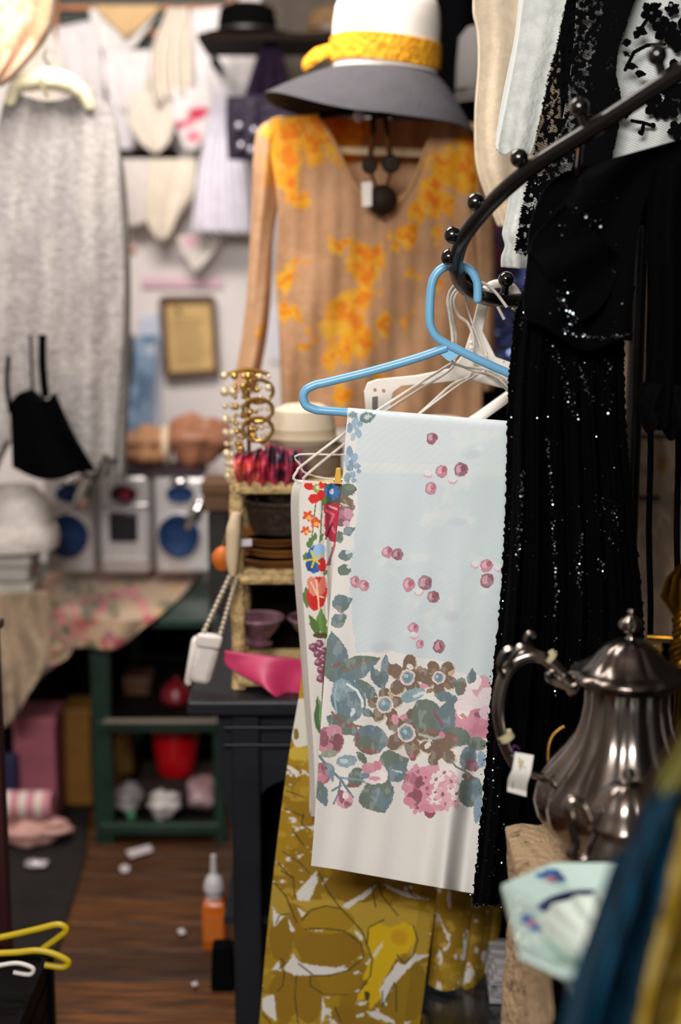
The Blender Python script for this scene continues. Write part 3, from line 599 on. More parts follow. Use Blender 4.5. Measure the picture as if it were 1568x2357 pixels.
# top tier
c = onS(612, 2, 2.74); sc_ = thing('silk_scarf', 'bunched crimson and purple silk scarf on the top wicker tier', 'scarf', c)
def scarfp(p):
    for k in range(60):
        x, y = 535+RNG.rand()*170, 1035+RNG.rand()*90
        p.ell(x, y, 8+RNG.rand()*14, 6+RNG.rand()*9, random.choice(['#c9324a', '#d9584f', '#a8203f', '#e0705c'] if x < 625 else ['#5d2440', '#7a2a4c', '#3a2038', '#a8304c']) if y > 1058 else '#2b2036', RNG.rand()*180, .9, True)
cloth('ruffled_silk', M('scarf_silk', '#ffffff', .5, attr=True), sc_, [(548, 1036), (538, 1060), (540, 1090), (548, 1112)], [(690, 1030), (700, 1060), (704, 1090), (700, 1118)], 90, 40, lambda u, v, X, Yp: 2.665+.014*np.sin(34*u+5*v)-.02*np.sin(PI*v)+.006*np.sin(60*u), .03, '#9a2540', scarfp, bot=lambda u: 10*np.abs(np.sin(14*u)), top=lambda u: 8*np.sin(9*u))
hs_ = (V(640, 1040, 2.77)[0], 2.78, T[2]+.0095)
for i, (nm, lab, col) in enumerate((('cream_felt_hat', 'cream felt cloche hat on the wicker shelf behind wire hangers', '#cdbfa8'),)):
    t = felt_hat(nm, lab, (hs_[0]+.05, hs_[1], hs_[2]+.06), .062, .075, .075, M('cream_felt', col, .85), band=M('cream_ribbon', '#b5a68c', .7))
bh = thing('hat_box', 'flat taupe hat box under the cream cloche hat', 'box', (hs_[0]+.05, hs_[1], hs_[2]))
MB().lathe([(0, 0), (.075, 0), (.075, .045), (0, .045)], (hs_[0]+.05, hs_[1], hs_[2]), 32).build('box_body', M('taupe_box', '#7b6a58', .8), bh)
MB().lathe([(0, .058), (.078, .058), (.079, .04), (.076, .04), (0, .045)][:4], (hs_[0]+.05, hs_[1], hs_[2]), 32).build('box_lid', MATS['taupe_box'], bh)
for i, (px, wdt, hh, col, lab) in enumerate(((880, .09, .055, '#8d8a7b', 'grey green folded cloth on the wicker shelf under the white hangers'), (1015, .10, .06, '#b9763a', 'orange brown leather box on top wicker tier at right'))):
    c = onS(px, 2, 2.76); t = thing('shelf_box', lab, 'box', c)
    MB().box((c[0], c[1], c[2]+hh/2), (wdt, .12, hh)).build('body', M('shelfbox%d' % i, col, .6, var=.1), t, smooth=False, bevel=.006)
    MB().box((c[0], c[1], c[2]+hh-.01), (wdt+.006, .126, .02)).build('lid', MATS['shelfbox%d' % i], t, smooth=False, bevel=.004)
felt_hat('blush_hat', 'blush pink felt hat on the orange brown box', (onS(1015, 2, 2.76)[0], 2.76, T[2]+.009+.064), .05, .05, .085, M('blush_felt', '#b99a88', .85))
# necklace stand
ns = thing('necklace_stand', 'brass necklace stand draped with gold bead strands', 'jewellery stand', onS(575, 2, 2.70))
b0 = np.array(onS(575, 2, 2.70)); topz = V(575, 850, 2.70)[2]
BRS = M('brass', '#9a7432', .3, .9)
MB().lathe([(0, 0), (.03, 0), (.028, .006), (.006, .01), (0, .01)], b0, 20).build('base', BRS, ns)
MB().tube([b0, (b0[0], b0[1], topz)], .004, 8).build('stem', BRS, ns)
MB().tube(cr([(b0[0]-.04, b0[1], topz-.01), (b0[0], b0[1], topz), (b0[0]+.04, b0[1], topz-.01)], 5), .004, 8).build('cross_arm', BRS, ns)
GB = M('gold_bead', '#c9a45c', .2, .9); PB = M('pearl_bead', '#d9c6a5', .2, .2, coat=.5)
for k, (dx, r, n, ln, mt) in enumerate(((-.036, .0085, 15, .2, PB), (-.016, .006, 20, .15, GB), (.010, .007, 16, .12, GB), (.032, .006, 18, .17, PB))):
    n = int(ln/(2.05*r))*2
    for i in range(n):
        s_ = i/(n-1); a = (s_-.5)*2
        p = (b0[0]+dx+.012*a*(1-abs(a)*.3), b0[1]-.012-.004*k, topz-.012-ln*(1-abs(a)**1.6))
        MB().ell(p, r*(.9+.25*math.sin(i*2.3+k)), 10, 7).build('bead', mt, ns)
for k in range(3):
    ring = [(b0[0]+.02+.028*math.cos(a), b0[1]-.02-.01*k, topz-.04-.035*k+.022*math.sin(a)) for a in np.linspace(0, 2*PI, 20, endpoint=False)]
    MB().tube(ring, .004, 8, closed=True).build('bangle', GB, ns)
# middle tier: wooden plates and baskets
for i, (dx, dz, r, col, lab) in enumerate(((.0, .0, .09, '#7a4f22', 'brown wooden tray at the bottom of the tray pile'), (.008, .02, .085, '#8a5a2a', 'lighter brown wooden tray in middle of the tray pile'), (-.004, .04, .08, '#6e431c', 'dark brown wooden tray topmost of the tray pile'))):
    c = onS(640, 1, 2.76); c = (c[0]+dx, c[1], c[2]+dz)
    t = thing('wooden_tray', lab, 'tray', c, 'wooden trays on the wicker shelf'); mt = M('traywood%d' % i, col, .5, var=.2, scale=20)
    MB().lathe([(0, 0), (r*.8, 0), (r*.85, .003), (r*.8, .006), (0, .006)], c, 32).build('tray_base', mt, t)
    MB().lathe([(r*.82, .003), (r, .016), (r*1.02, .018), (r*1.0, .019), (r*.84, .006)], c, 32).build('tray_rim', mt, t)
c = onS(620, 1, 2.74)
t = thing('brown_basket', 'dark brown woven basket on the wooden trays', 'basket', (c[0], 2.77, c[2]+.06))
MB().lathe([(0, .06), (.05, .06), (.066, .062), (.082, .12), (.085, .124), (.08, .124), (.062, .068), (0, .068)], (c[0]+.03, 2.77, c[2]), 32).build('bowl', M('dark_wicker', '#2d1c12', .7, var=.4, scale=50, bump=.8), t)
MB().tube([(c[0]+.03+.083*math.cos(a), 2.77+.083*math.sin(a), c[2]+.124) for a in np.linspace(0, 2*PI, 28, endpoint=False)], .005, 6, closed=True).build('basket_rim', MATS['dark_wicker'], t)
tag(MB().prism([V(548, 1242, 2.652), V(580, 1240, 2.652), V(580, 1256, 2.652), V(548, 1258, 2.652)], (0, -.002, 0)).build('price_tag', M('tag_white', '#c9c3c6', .6), smooth=False), 'small white price tag hanging at the wicker post', 'tag')
t = thing('orange_gourd', 'small orange gourd hanging left of the wicker post', 'gourd', V(512, 1285, 2.68))
c = V(513, 1285, 2.68); MB().lathe([(0, -.024), (.012, -.022), (.021, -.008), (.02, .008), (.011, .02), (.004, .024), (0, .024)], c, 20, lambda r, z, a, i: (r*(1+.06*math.cos(8*a)), z)).build('fruit', M('gourd_orange', '#b9601c', .5), t)
MB().tube([(c[0], c[1], c[2]+.023), (c[0]+.006, c[1], c[2]+.045), (ex0-.008, EY0-.01, c[2]+.06)], .0022, 6).build('stalk', M('stalk', '#6b5a2c', .7), t)
t = thing('brown_tin', 'brown tin beside stereo hanging behind the wicker shelf', 'tin', V(505, 1175, 3.3))
carton('brown_tin_box', 'brown wooden box between the stereo and the wicker shelf', 466, 535, 1112, 1178, 3.25, .12, M('brown_tin', '#4e3112', .6, var=.15), None, True)
bpy.data.objects.remove(t)
carton('tall_dark_stand', 'dark wooden plinth under the brown wooden box', 478, 530, 1180, 1590, 3.26, .1, M('plinth_dark', '#120d0b', .7), CZ+.001, False)
# bottom tier: purple glass and hot pink cloth
for i, (px, r, lab) in enumerate(((592, .05, 'purple glass bowl on the pink cloth, left of two'), (728, .055, 'purple glass bowl on the pink cloth nearest the tablecloths'))):
    c = onS(px, 0, 2.76); c = (c[0], 2.77, c[2]+.03); t = thing('glass_bowl', lab, 'bowl', c, 'purple glass bowls')
    MB().lathe([(0, 0), (r*.5, 0), (r*.55, .006), (r*.4, .012), (r*.9, .04), (r*1.05, .055), (r*1.0, .056), (r*.84, .042), (r*.3, .016), (0, .014)], c, 28, lambda r_, z, a, k: (r_*(1+.04*math.cos(10*a)), z)).build('bowl', M('purple_glass', '#7d5766', .12, .3, var=.3, scale=20, coat=.5), t)
    MB().tube([(c[0]+r*1.02*math.cos(a), c[1]+r*1.02*math.sin(a), c[2]+.056) for a in np.linspace(0, 2*PI, 28, endpoint=False)], .003, 6, closed=True).build('rim', M('glass_rim', '#b08c9a', .15, .4), t)
hp_ = lambda u, v, X, Yp: 2.81-.20*np.clip(v*1.6, 0, 1)-.012*np.sin(9*u)*v
tag(cloth('pink_satin_cloth', M('hot_pink_satin', '#cf3b6b', .45, var=.15, scale=8), None, [(518, 1500), (520, 1530), (560, 1556), (600, 1578), (632, 1602)], [(790, 1530), (790, 1550), (790, 1570), (790, 1590), (790, 1622)], 60, 40, lambda u, v, X, Yp: 2.64-.014*v+.013*np.sin(11*u+5*v)*(.3+v), .008, bot=lambda u: 12*np.sin(PI*u)), 'hot pink satin cloth spilling off the bottom wicker tier', 'cloth')
# white shoulder bag hanging on a chain
sb = thing('shoulder_bag', 'white leather shoulder bag on beaded chain hung from wicker shelf', 'bag', V(470, 1580, 2.63))
WLE = M('white_leather', '#d8d0ca', .4, bump=.15)
def bag_body(q0, q1, q2, q3, Y, d, nm):
    mb = MB(); mb.prism([V(*q, Y) for q in (q0, q1, q2, q3)], (0, d, 0)); return mb.build(nm, WLE, sb, bevel=.012)
bag_body((455, 1462), (512, 1470), (482, 1582), (432, 1572), 2.60, .04, 'bag_body')
bag_body((440, 1470), (460, 1468), (440, 1585), (422, 1578), 2.63, .03, 'side_pocket')
bag_body((453, 1458), (514, 1466), (506, 1498), (449, 1490), 2.592, .012, 'flap')
CHN = M('chain_pearl', '#b3a695', .3, .5)
for A_, B_ in (((530, 1325), (466, 1462)), ((545, 1330), (505, 1468))):
    for k in range(26):
        s_ = k/25; p = V(A_[0]+(B_[0]-A_[0])*s_, A_[1]+(B_[1]-A_[1])*s_, 2.635-.03*s_)
        MB().ell(p, (.006, .006, .0045) if k % 2 else (.0045, .0045, .006), 8, 6).build('chain_link', CHN, sb)
MB().tube(cr([V(545, 1180, 2.63), V(538, 1220, 2.63), V(535, 1290, 2.63), V(536, 1325, 2.63)], 5), [.008, .014, .012, .006], 10).build('padded_strap', M('cream_strap', '#cbb597', .6), sb)
# white card behind blouse sleeve
tag(MB().prism([V(595, 728, 4.755), V(650, 722, 4.755), V(650, 835, 4.755), V(622, 830, 4.755)], (0, .02, 0)).build('white_card', M('white_card', '#d0ced6', .8), smooth=False), 'white card seen between blouse sleeve and bodice', 'card')
# ------------------------------------------------------------------ blouse on stand, necklace, sun hat
BY = 3.2
ms = thing('mannequin_stand', 'slim black mannequin stand inside the floral blouse under sun hat', 'stand', (V(880, 300, BY)[0], BY+.07, 0))
sx = V(880, 300, BY)[0]; hz = V(880, 235, BY)[2]
BKM = M('black_metal', '#0d0d0f', .4, .5)
MB().tube([(sx, BY+.28, .01), (sx, BY+.28, 1.2), (sx, BY+.15, 1.3), (sx, BY+.15, hz+.02), (sx, BY+.06, hz+.06)], .011, 10).build('pole', BKM, ms)
MB().lathe([(0, 0), (.11, 0), (.11, .01), (.02, .02), (0, .02)], (sx, BY+.28, 0.001), 28).build('base', BKM, ms)
MB().ell((sx, BY+.02, hz+.09), (.075, .085, .12), 20, 14).build('head_form', M('navy_head', '#05060c', .9, spec=.05), ms)
MB().tube(cr([V(640, 285, BY+.03), V(760, 262, BY+.05), V(880, 252, BY+.06), V(990, 262, BY+.05), V(1080, 292, BY+.03)], 5), .009, 8).build('shoulder_bar', BKM, ms)
bl = thing('floral_blouse', 'sheer tan blouse with yellow orange flowers and V neck under sun hat', 'blouse', (sx, BY, V(880, 960, BY)[2]))
BLS = M('sheer_blouse', '#ffffff', .8, attr=True, var=.10, scale=30, bump=.2, bscale=45); translucent(BLS, .4)
YL, OR, LT = '#f0aa14', '#e87d08', '#f2bd2c'
FL = [(655, 320, 34, 40), (650, 375, 30, 48), (665, 425, 24, 30), (682, 462, 14, 22), (700, 300, 26, 40), (735, 330, 22, 36), (760, 290, 34, 30), (820, 300, 26, 34), (795, 345, 22, 28), (725, 280, 30, 24),
      (1075, 350, 28, 48), (1055, 400, 26, 36), (1020, 380, 16, 30), (1000, 425, 22, 30), (990, 465, 20, 26), (950, 495, 16, 22), (930, 540, 14, 16), (1025, 475, 14, 22), (1085, 410, 18, 34), (1010, 540, 12, 18),
      (835, 595, 32, 30), (840, 635, 28, 34), (770, 560, 16, 16), (800, 548, 12, 14), (815, 700, 26, 30), (795, 740, 34, 50), (830, 790, 24, 34), (790, 810, 22, 30), (880, 742, 16, 18), (930, 742, 16, 12), (690, 605, 14, 14), (660, 640, 14, 24),
      (655, 710, 16, 20), (685, 730, 16, 18), (690, 805, 12, 16), (770, 830, 14, 16), (790, 915, 18, 20), (730, 960, 26, 16), (715, 780, 10, 12), (880, 880, 14, 20), (950, 640, 12, 14), (600, 760, 9, 12), (1000, 640, 9, 14), (900, 560, 10, 10)]
def blp(p):
    p.jx = p.x+60*(fbm(p.x/34, p.y/34, 131)-.5)+16*(vn(p.x/9, p.y/9, 135)-.5); p.jy = p.y+60*(fbm(p.x/34, p.y/34, 141)-.5)+16*(vn(p.x/9, p.y/9, 145)-.5)
    p.noise(60, .52, '#b98a60', 51, .3, sy=110); p.noise(24, .6, '#d6b08a', 55, .35, sy=90)
    for i, (x, y, rx, ry) in enumerate(FL):
        [p.ell(x+rx*.55*math.cos(a+i), y+ry*.6*math.sin(a+i), rx*.95, ry*.9, (YL if (i+int(a)) % 3 else LT), 30*a, .95, True) for a in (0, 1.3, 2.6, 3.9, 5.2)]
    for i, (x, y, rx, ry) in enumerate(FL):
        p.ell(x+rx*.35, y-ry*.15, rx*.7, ry*.7, OR, 20*i, .9, True); p.ell(x-rx*.3, y+ry*.4, rx*.35, ry*.4, '#eec04a', 0, .7, True)
bY = lambda c0, s_: (lambda u, v, X, Yp: BY-.075*np.sqrt(np.clip(1-((X-875)/290.)**2, 0, 1))+.008*np.sin(X/26.+3*v+.01*Yp)*v+.0018*np.sin(X/7.+.004*Yp))
cloth('front_panel', BLS, bl, [(640, 272), (618, 300), (640, 480), (635, 640), (650, 820), (655, 985)], [(730, 262), (770, 330), (820, 430), (885, 492), (885, 700), (885, 985)], 90, 160, bY(0, 0), .004, '#d0a27a', blp, label='left front with yellow flowers')
cloth('front_panel', BLS, bl, [(1005, 270), (985, 330), (945, 430), (885, 492), (885, 700), (885, 985)], [(1075, 282), (1105, 310), (1085, 480), (1100, 640), (1110, 820), (1110, 985)], 90, 160, bY(0, 0), .004, '#d0a27a', blp)
cloth('back_panel', BLS, bl, [(640, 268), (615, 300), (640, 480), (640, 700), (650, 985)], [(1075, 278), (1105, 310), (1085, 480), (1105, 700), (1110, 985)], 90, 120, lambda u, v, X, Yp: BY+.05+.06*np.sqrt(np.clip(1-((X-875)/290.)**2, 0, 1))+.006*np.sin(X/9.), .004, '#d8b28c', blp)
slv = lambda pts, rr, nm: None
def sleeve(L, R, nm): return cloth(nm, BLS, bl, L, R, 40, 130, lambda u, v, X, Yp: BY+.005-.04*np.sin(PI*u)+.006*np.sin(9*u+5*v), .006, '#dcb28a', blp, puff=.06)
sleeve([(642, 270), (600, 290), (585, 340), (578, 500), (570, 650), (556, 780), (535, 900)], [(660, 275), (650, 330), (645, 440), (628, 560), (622, 700), (612, 790), (590, 905)], 'sleeve')
sleeve([(1060, 290), (1065, 340), (1075, 500), (1085, 650), (1090, 900)], [(1085, 284), (1120, 330), (1135, 500), (1140, 650), (1140, 900)], 'sleeve')
MB().tube(cr([V(728, 262, BY-.05), V(770, 330, BY-.07), V(820, 430, BY-.08), V(885, 493, BY-.085), V(945, 430, BY-.08), V(985, 330, BY-.07), V(1006, 270, BY-.05)], 6), .004, 6).build('neck_binding', M('tan_binding', '#b08558', .8), bl)
MB().prism([V(752, 338, BY+.035), V(985, 342, BY+.035), V(985, 362, BY+.035), V(752, 352, BY+.035)], (0, -.004, 0)).build('label_tape', M('tape', '#cbb68d', .7), bl, smooth=False)
# brown pendant necklace with paper tag
nk = thing('pendant_necklace', 'brown ribbon necklace with dark discs and pendant on the blouse', 'necklace', V(878, 480, BY-.1))
BRN = M('brown_ribbon', '#4a2b0c', .7, spec=.1, var=.3, scale=30); NY = BY-.115
for a, b in (((862, 250), (852, 380)), ((885, 250), (900, 375))): MB().tube([V(*a, NY+.03), V(*b, NY)], .009, 6, flat=.5).build('ribbon', BRN, nk)
MB().tube(cr([V(853, 390, NY), V(866, 430, NY), V(878, 450, NY), V(890, 430, NY), V(900, 390, NY)], 4), .0035, 6).build('ribbon', BRN, nk)
DSC = M('tortoise_disc', '#1e1006', .6, spec=.15)
for x, y, r in ((851, 382, .017), (900, 377, .02)): MB().lathe([(0, .006), (r*.8, .005), (r, 0), (r*.8, -.005), (0, -.006)], V(x, y, NY-.005), 20, R=RX).build('disc', DSC, nk)
MB().lathe([(0, .008), (.024, .006), (.032, 0), (.024, -.006), (0, -.008)], (lambda c: (c[0], c[1], c[2]))(V(880, 460, NY-.006)), 24, R=RX).build('pendant', DSC, nk)
MB().tube([V(878, 480, NY-.006), V(882, 498, NY-.006)], [.01, .004], 8).build('pendant_tip', DSC, nk)
tag(MB().prism([V(832, 420, NY-.02), V(856, 418, NY-.02), V(856, 474, NY-.02), V(834, 476, NY-.02)], (0, .002, 0)).build('paper_tag', M('tag_paper', '#d6cfca', .7), smooth=False), 'white paper tag hanging beside the brown pendant', 'tag')
tag(MB().ell(V(826, 266, BY-.13), (.012, .01, .015)).build('glass_bead', M('glass_bead', '#bdb6bb', .15, coat=1)), 'pale glass bead peeping under the sun hat brim', 'bead')
# sun hat
ht = thing('sun_hat', 'wide grey brimmed sun hat with white crown and yellow crochet band', 'hat', V(885, 140, BY-.05))
HY = BY-.03; hc = np.array(V(885, 163, HY)); k_ = HY*1.02/FPX
cw = 117*k_; chh = (163+10)*k_
RT = Matrix.Rotation(math.radians(3), 4, 'Y')
MB().lathe([(cw*.99, -.008), (cw*1.0, .02), (cw*.995, chh*.55), (cw*.965, chh*.74), (cw*.88, chh*.89), (cw*.68, chh*.98), (cw*.4, chh*1.02), (0, chh*1.03), (0, chh*1.0), (cw*.4, chh*.98), (cw*.66, chh*.94), (cw*.84, chh*.86), (cw*.92, chh*.72), (cw*.95, .02), (cw*.95, -.008)], hc, 48, R=RT).build('crown', M('white_felt', '#e9e2d8', .85, var=.03), ht)
def brim(r, z, a, i):
    t = (r-.11)/.13; ca, sa = math.cos(a), math.sin(a)
    rr = .11+(r-.11)*(1+.12*(-ca)-.12*max(ca, 0)-.04*sa)
    drop = .090-.018*(-ca)*(ca < 0)+.045*max(ca, 0)+.012*math.sin(3*a+.6)+.010*(-sa)
    return rr, z-drop*max(t, 0)**1.25
MB().lathe([(.11, 0), (.125, 0), (.15, 0), (.18, 0), (.21, 0), (.238, 0), (.24, -.002), (.238, -.004), (.21, -.004), (.18, -.004), (.15, -.004), (.125, -.004), (.11, -.004)], hc, 72, brim, RT).build('brim', M('grey_straw', '#464549', .9, spec=.15, var=.06, scale=30, bump=.15, bscale=120), ht)
bd = MB().lathe([(cw*1.0, .006), (cw*1.045, .008), (cw*1.05, .03), (cw*1.04, .06), (cw*1.0, .062)], hc, 72, lambda r, z, a, i: (r*(1+.006*math.sin(40*a)), z+.004*math.sin(a*2)), RT).build('crochet_band', M('yellow_crochet', '#c98604', .85, col2='#e0a010', scale=55, bump=1, bscale=75), ht)
MB().tube(cr([hc+[-.112, -.02, .042], hc+[-.14, -.035, .03], hc+[-.165, -.03, .012], hc+[-.172, -.02, .0]], 5), [.018, .02, .016, .01], 10, flat=.4).build('band_tail', MATS['yellow_crochet'], bd)
# ------------------------------------------------------------------ right background: cream knit, white runner, blue sequins, garment bag
tag(cloth('cream_knit_dress', M('cream_knit', '#d8c6ac', .9, var=.08, scale=60, bump=.2, bscale=220), None, [(1095, -60), (1092, 20), (1102, 70), (1104, 150), (1096, 260), (1100, 380), (1130, 470), (1150, 520)], [(1290, -60), (1290, 60), (1290, 200), (1290, 330), (1280, 400), (1275, 450), (1270, 480), (1260, 520)], 50, 90, folds(2.62, .01, 2.5), .03, puff=.05), 'cream ribbed knit dress hung behind white lace runner', 'dress')
WLA = M('white_lace_runner', '#c9cdc9', .9, var=.10, scale=50, bump=.45, bscale=60)
rn = thing('lace_runner', 'white lace table runner hanging over the rail behind black lace', 'runner', V(1200, 340, 2.35))
cloth('runner_panel', WLA, rn, [(1212, -60), (1196, 80), (1172, 210), (1150, 320), (1148, 350)], [(1318, -60), (1288, 80), (1258, 210), (1232, 320), (1222, 352)], 40, 90, folds(2.33, .008, 1.2), .006, bot=lambda u: 6*np.sin(9*u))
cloth('runner_border', M('runner_border', '#dcded9', .9, bump=.3), rn, [(1200, -60), (1186, 80), (1160, 210), (1142, 320), (1144, 345)], [(1222, -60), (1204, 80), (1180, 210), (1160, 320), (1160, 352)], 10, 60, 2.338, .006)
tag(cloth('cream_lace_sleeve', WLA, None, [(1175, 415), (1170, 480), (1158, 535), (1164, 565), (1156, 590), (1155, 615)], [(1260, 400), (1260, 480), (1260, 540), (1260, 565), (1260, 590), (1260, 622)], 24, 50, folds(2.42, .01, 2), .012), 'off white lace trimmed sleeve hanging below the black rail', 'sleeve')
def bsq(p):
    p.noise(26, .5, '#5168c4', 61); p.noise(18, .58, '#7f92e0', 63); p.poly([(1080, 440), (1200, 440), (1200, 640), (1080, 640)], '#2a1524', .9); p.ell(1140, 590, 26, 40, '#6b2f48', soft=True); p.ell(1135, 520, 20, 30, '#5a2340', soft=True); p.ell(1180, 670, 20, 25, '#6f86b5', soft=True)
bs = thing('sequin_jacket', 'dark blue and purple sequined jacket behind the white hangers', 'jacket', V(1150, 840, 3.5))
cloth('jacket_body', PRINTB, bs, [(1112, 440), (1110, 600), (1108, 750), (1110, 850)], [(1260, 440), (1260, 600), (1260, 750), (1260, 850)], 40, 70, folds(3.525, .02, 2), .03, '#4a5fb8', bsq)
mb = MB()
for k in range(260):
    x, y = 1112+RNG.rand()*90, 640+RNG.rand()*200
    c = np.array(V(x, y, 3.495)); n = Vector((RNG.randn()*.35, -1, .35+RNG.randn()*.35)).normalized(); a = n.orthogonal().normalized(); b = n.cross(a)
    mb.add([c+np.array(a*math.cos(t)+b*math.sin(t))*.0055 for t in np.linspace(0, 2*PI, 6, endpoint=False)], [tuple(range(6))])
mb.build('sequins', M('blue_sequin', '#8fa6e0', .2, 1), bs, smooth=False, kind='stuff')
def gbp(p):
    p.noise(40, .5, '#98836f', 71, .7, sy=70); p.noise(18, .6, '#b09a84', 75, .5); p.line([(1440, 1140), (1620, 1160)], 3, '#2d2621'); p.line([(1440, 1010), (1620, 1000)], 4, '#3a322b'); p.ell(1490, 1065, 16, 18, '#b9b2a5', soft=True); p.ell(1525, 1070, 14, 26, '#9a6a2c', soft=True); p.line([(1440, 1155), (1600, 1150)], 5, '#8b857f', .6)
tag(cloth('garment_bag', M('crinkled_bag', '#ffffff', .35, attr=True, var=.25, scale=18, bump=.7, bscale=16), None, [(1400, 520), (1395, 900), (1390, 1200), (1400, 1480)], [(1760, 520), (1760, 900), (1760, 1200), (1760, 1480)], 60, 90, folds(2.62, .02, 3), .04, '#c4ad96', gbp), 'crinkled taupe garment bag seen through sheer black clothes', 'garment bag')
# ------------------------------------------------------------------ spiral clothes rack
RK = M('black_rail', '#0e0d0d', .3, .35, var=.1, scale=20, coat=.4); BALL = M('black_ball', '#050505', .12, .2, coat=1)
rk = thing('spiral_rack', 'black metal spiral clothes rack with ball stops along its rail', 'clothes rack', (.45, 2.4, 0))
rail = [(1760, 30, 1.80), (1640, 118, 1.84), (1568, 165, 1.87), (1440, 248, 1.92), (1330, 318, 1.97), (1240, 375, 2.01), (1170, 430, 2.05), (1110, 490, 2.10), (1068, 545, 2.14), (1051, 590, 2.18), (1050, 622, 2.21), (1062, 652, 2.25), (1092, 676, 2.29), (1140, 690, 2.34), (1220, 690, 2.38), (1330, 670, 2.42), (1470, 660, 2.42)]
MB().tube(cr([V(*p) for p in rail], 8), .0118, 14).build('rail', RK, rk)
for b, s_ in (((1513, 127, 1.89), (1530, 190)), ((1334, 247, 1.955), (1354, 302)), ((1195, 364, 2.025), (1216, 395)), ((1095, 465, 2.10), (1106, 495)), ((1042, 541, 2.15), (1058, 566)), ((1034, 592, 2.185), (1052, 604)), ((1081, 630, 2.27), (1082, 668)), ((1165, 643, 2.35), (1160, 688))):
    q = MB().ell(V(*b), .0132, 20, 14).build('ball_stop', BALL, rk)
    MB().tube([V(*b), V(s_[0]-(s_[0]-b[0])*.5, s_[1]-(s_[1]-b[1])*.5, b[2]), V(*s_, b[2]+.005)], [.008, .0065, .008], 10).build('stem', BALL, q)
px_ = V(1470, 660, 2.42)
MB().tube([(px_[0], px_[1], .02), (px_[0], px_[1], 1.9)], .014, 12).build('centre_pole', RK, rk)
MB().lathe([(0, 0), (.12, 0), (.12, .01), (.03, .02), (.014, .06), (0, .06)], (px_[0], px_[1], .001), 32).build('base_plate', RK, rk)
# ------------------------------------------------------------------ blue hanger
HB = 2.22
BLH = M('sky_blue_plastic', '#6fabd0', .35, var=.02, coat=.2)
hb = thing('blue_hanger', 'sky blue plastic hanger on the spiral rail holding the floral tablecloth', 'hanger', V(1035, 800, HB))
r_ = .0068
def tp(pts, Y=HB, n=7): return cr([V(p[0], p[1], p[2] if len(p) > 2 else Y) for p in pts], n)
MB().tube(tp([(1100, 688), (1100, 665), (1098, 648), (1086, 626), (1064, 612), (1036, 611), (1012, 622), (997, 645), (991, 680), (989, 725), (992, 752), (1005, 775), (1030, 793), (1060, 807)]), r_, 14).build('hook', BLH, hb)
MB().ell(V(1100, 689, HB), r_*1.0, 12, 8).build('hook_tip', BLH, hb)
MB().tube(tp([(1028, 800), (960, 824), (860, 853), (760, 878), (728, 885)], n=5)+tp([(728, 885), (706, 896), (698, 914), (706, 934), (730, 944)], n=6)[1:]+tp([(730, 944), (800, 949), (900, 957), (1170, 980), (1330, 992)], n=5)[1:], r_, 14).build('arm_and_bar', BLH, hb)
MB().tube(tp([(1050, 803), (1110, 832), (1170, 859), (1250, 898), (1340, 945), (1358, 965), (1350, 985), (1330, 992)], n=6), r_, 14).build('right_arm', BLH, hb)
MB().prism([V(1006, 808, HB-.001), V(1030, 800, HB-.001), V(1062, 812, HB-.001), V(1050, 824, HB-.001), V(1036, 832, HB-.001), V(1028, 828, HB-.001)], (0, .003, 0)).build('gusset', M('sky_blue_web', '#86bfe0', .4), hb, smooth=False)
# ------------------------------------------------------------------ white hangers
WPL = M('white_hanger_plastic', '#e6e0d8', .4, var=.03); WIR = M('white_wire', '#d2cbc0', .45, var=.15, scale=60)
h1 = thing('white_plastic_hanger', 'white plastic hanger with slotted end behind the blue hanger', 'hanger', V(1100, 800, 2.42))
out = [(842, 948), (838, 902), (846, 881), (870, 873), (960, 864), (1040, 848), (1068, 815), (1084, 765), (1102, 692), (1126, 694), (1112, 762), (1142, 822), (1180, 836), (1250, 856), (1250, 905), (1170, 897), (1100, 880), (1050, 877), (988, 884), (925, 889), (905, 904), (898, 948)]
MB().prism([V(*p, 2.40) for p in out], (0, .011, 0)).build('shoulder_body', WPL, h1, smooth=False, bevel=.002)
MB().tube(tp([(1113, 700), (1113, 676), (1130, 658), (1152, 653), (1176, 660), (1192, 680), (1194, 700), (1186, 716)], 2.405), .0075, 12).build('hook', WPL, h1)
MB().prism([V(*p, 2.399) for p in ((857, 914), (870, 912), (870, 944), (857, 944))], (0, .001, 0)).build('slot', M('slot_shadow', '#6f6a66', .8), h1, smooth=False)
for q in ((863, 897), (883, 899)): MB().lathe([(0, .0015), (.003, .0015), (.003, 0), (0, 0)], V(*q, 2.3995), 10, R=RX).build('peg_hole', M('peg_hole', '#b98a64', .8), h1)
h2 = thing('white_plastic_hanger', 'white plastic hanger whose straight arm slopes down to tablecloth top', 'hanger', V(1110, 940, 2.46))
MB().tube([V(1250, 850, 2.46), V(1170, 912, 2.46), (V(1100, 962, 2.46)), V(1040, 1000, 2.46)], .0105, 10, flat=.5).build('arm', WPL, h2)
MB().tube(tp([(1250, 850, 2.46), (1255, 800, 2.46), (1245, 740, 2.44), (1250, 690, 2.42), (1275, 672, 2.41), (1295, 690, 2.42)]), .005, 10).build('hook', WPL, h2)
MB().tube([V(1250, 850, 2.46), V(1330, 900, 2.46), V(1420, 960, 2.46)], .0105, 10, flat=.5).build('arm', WPL, h2)
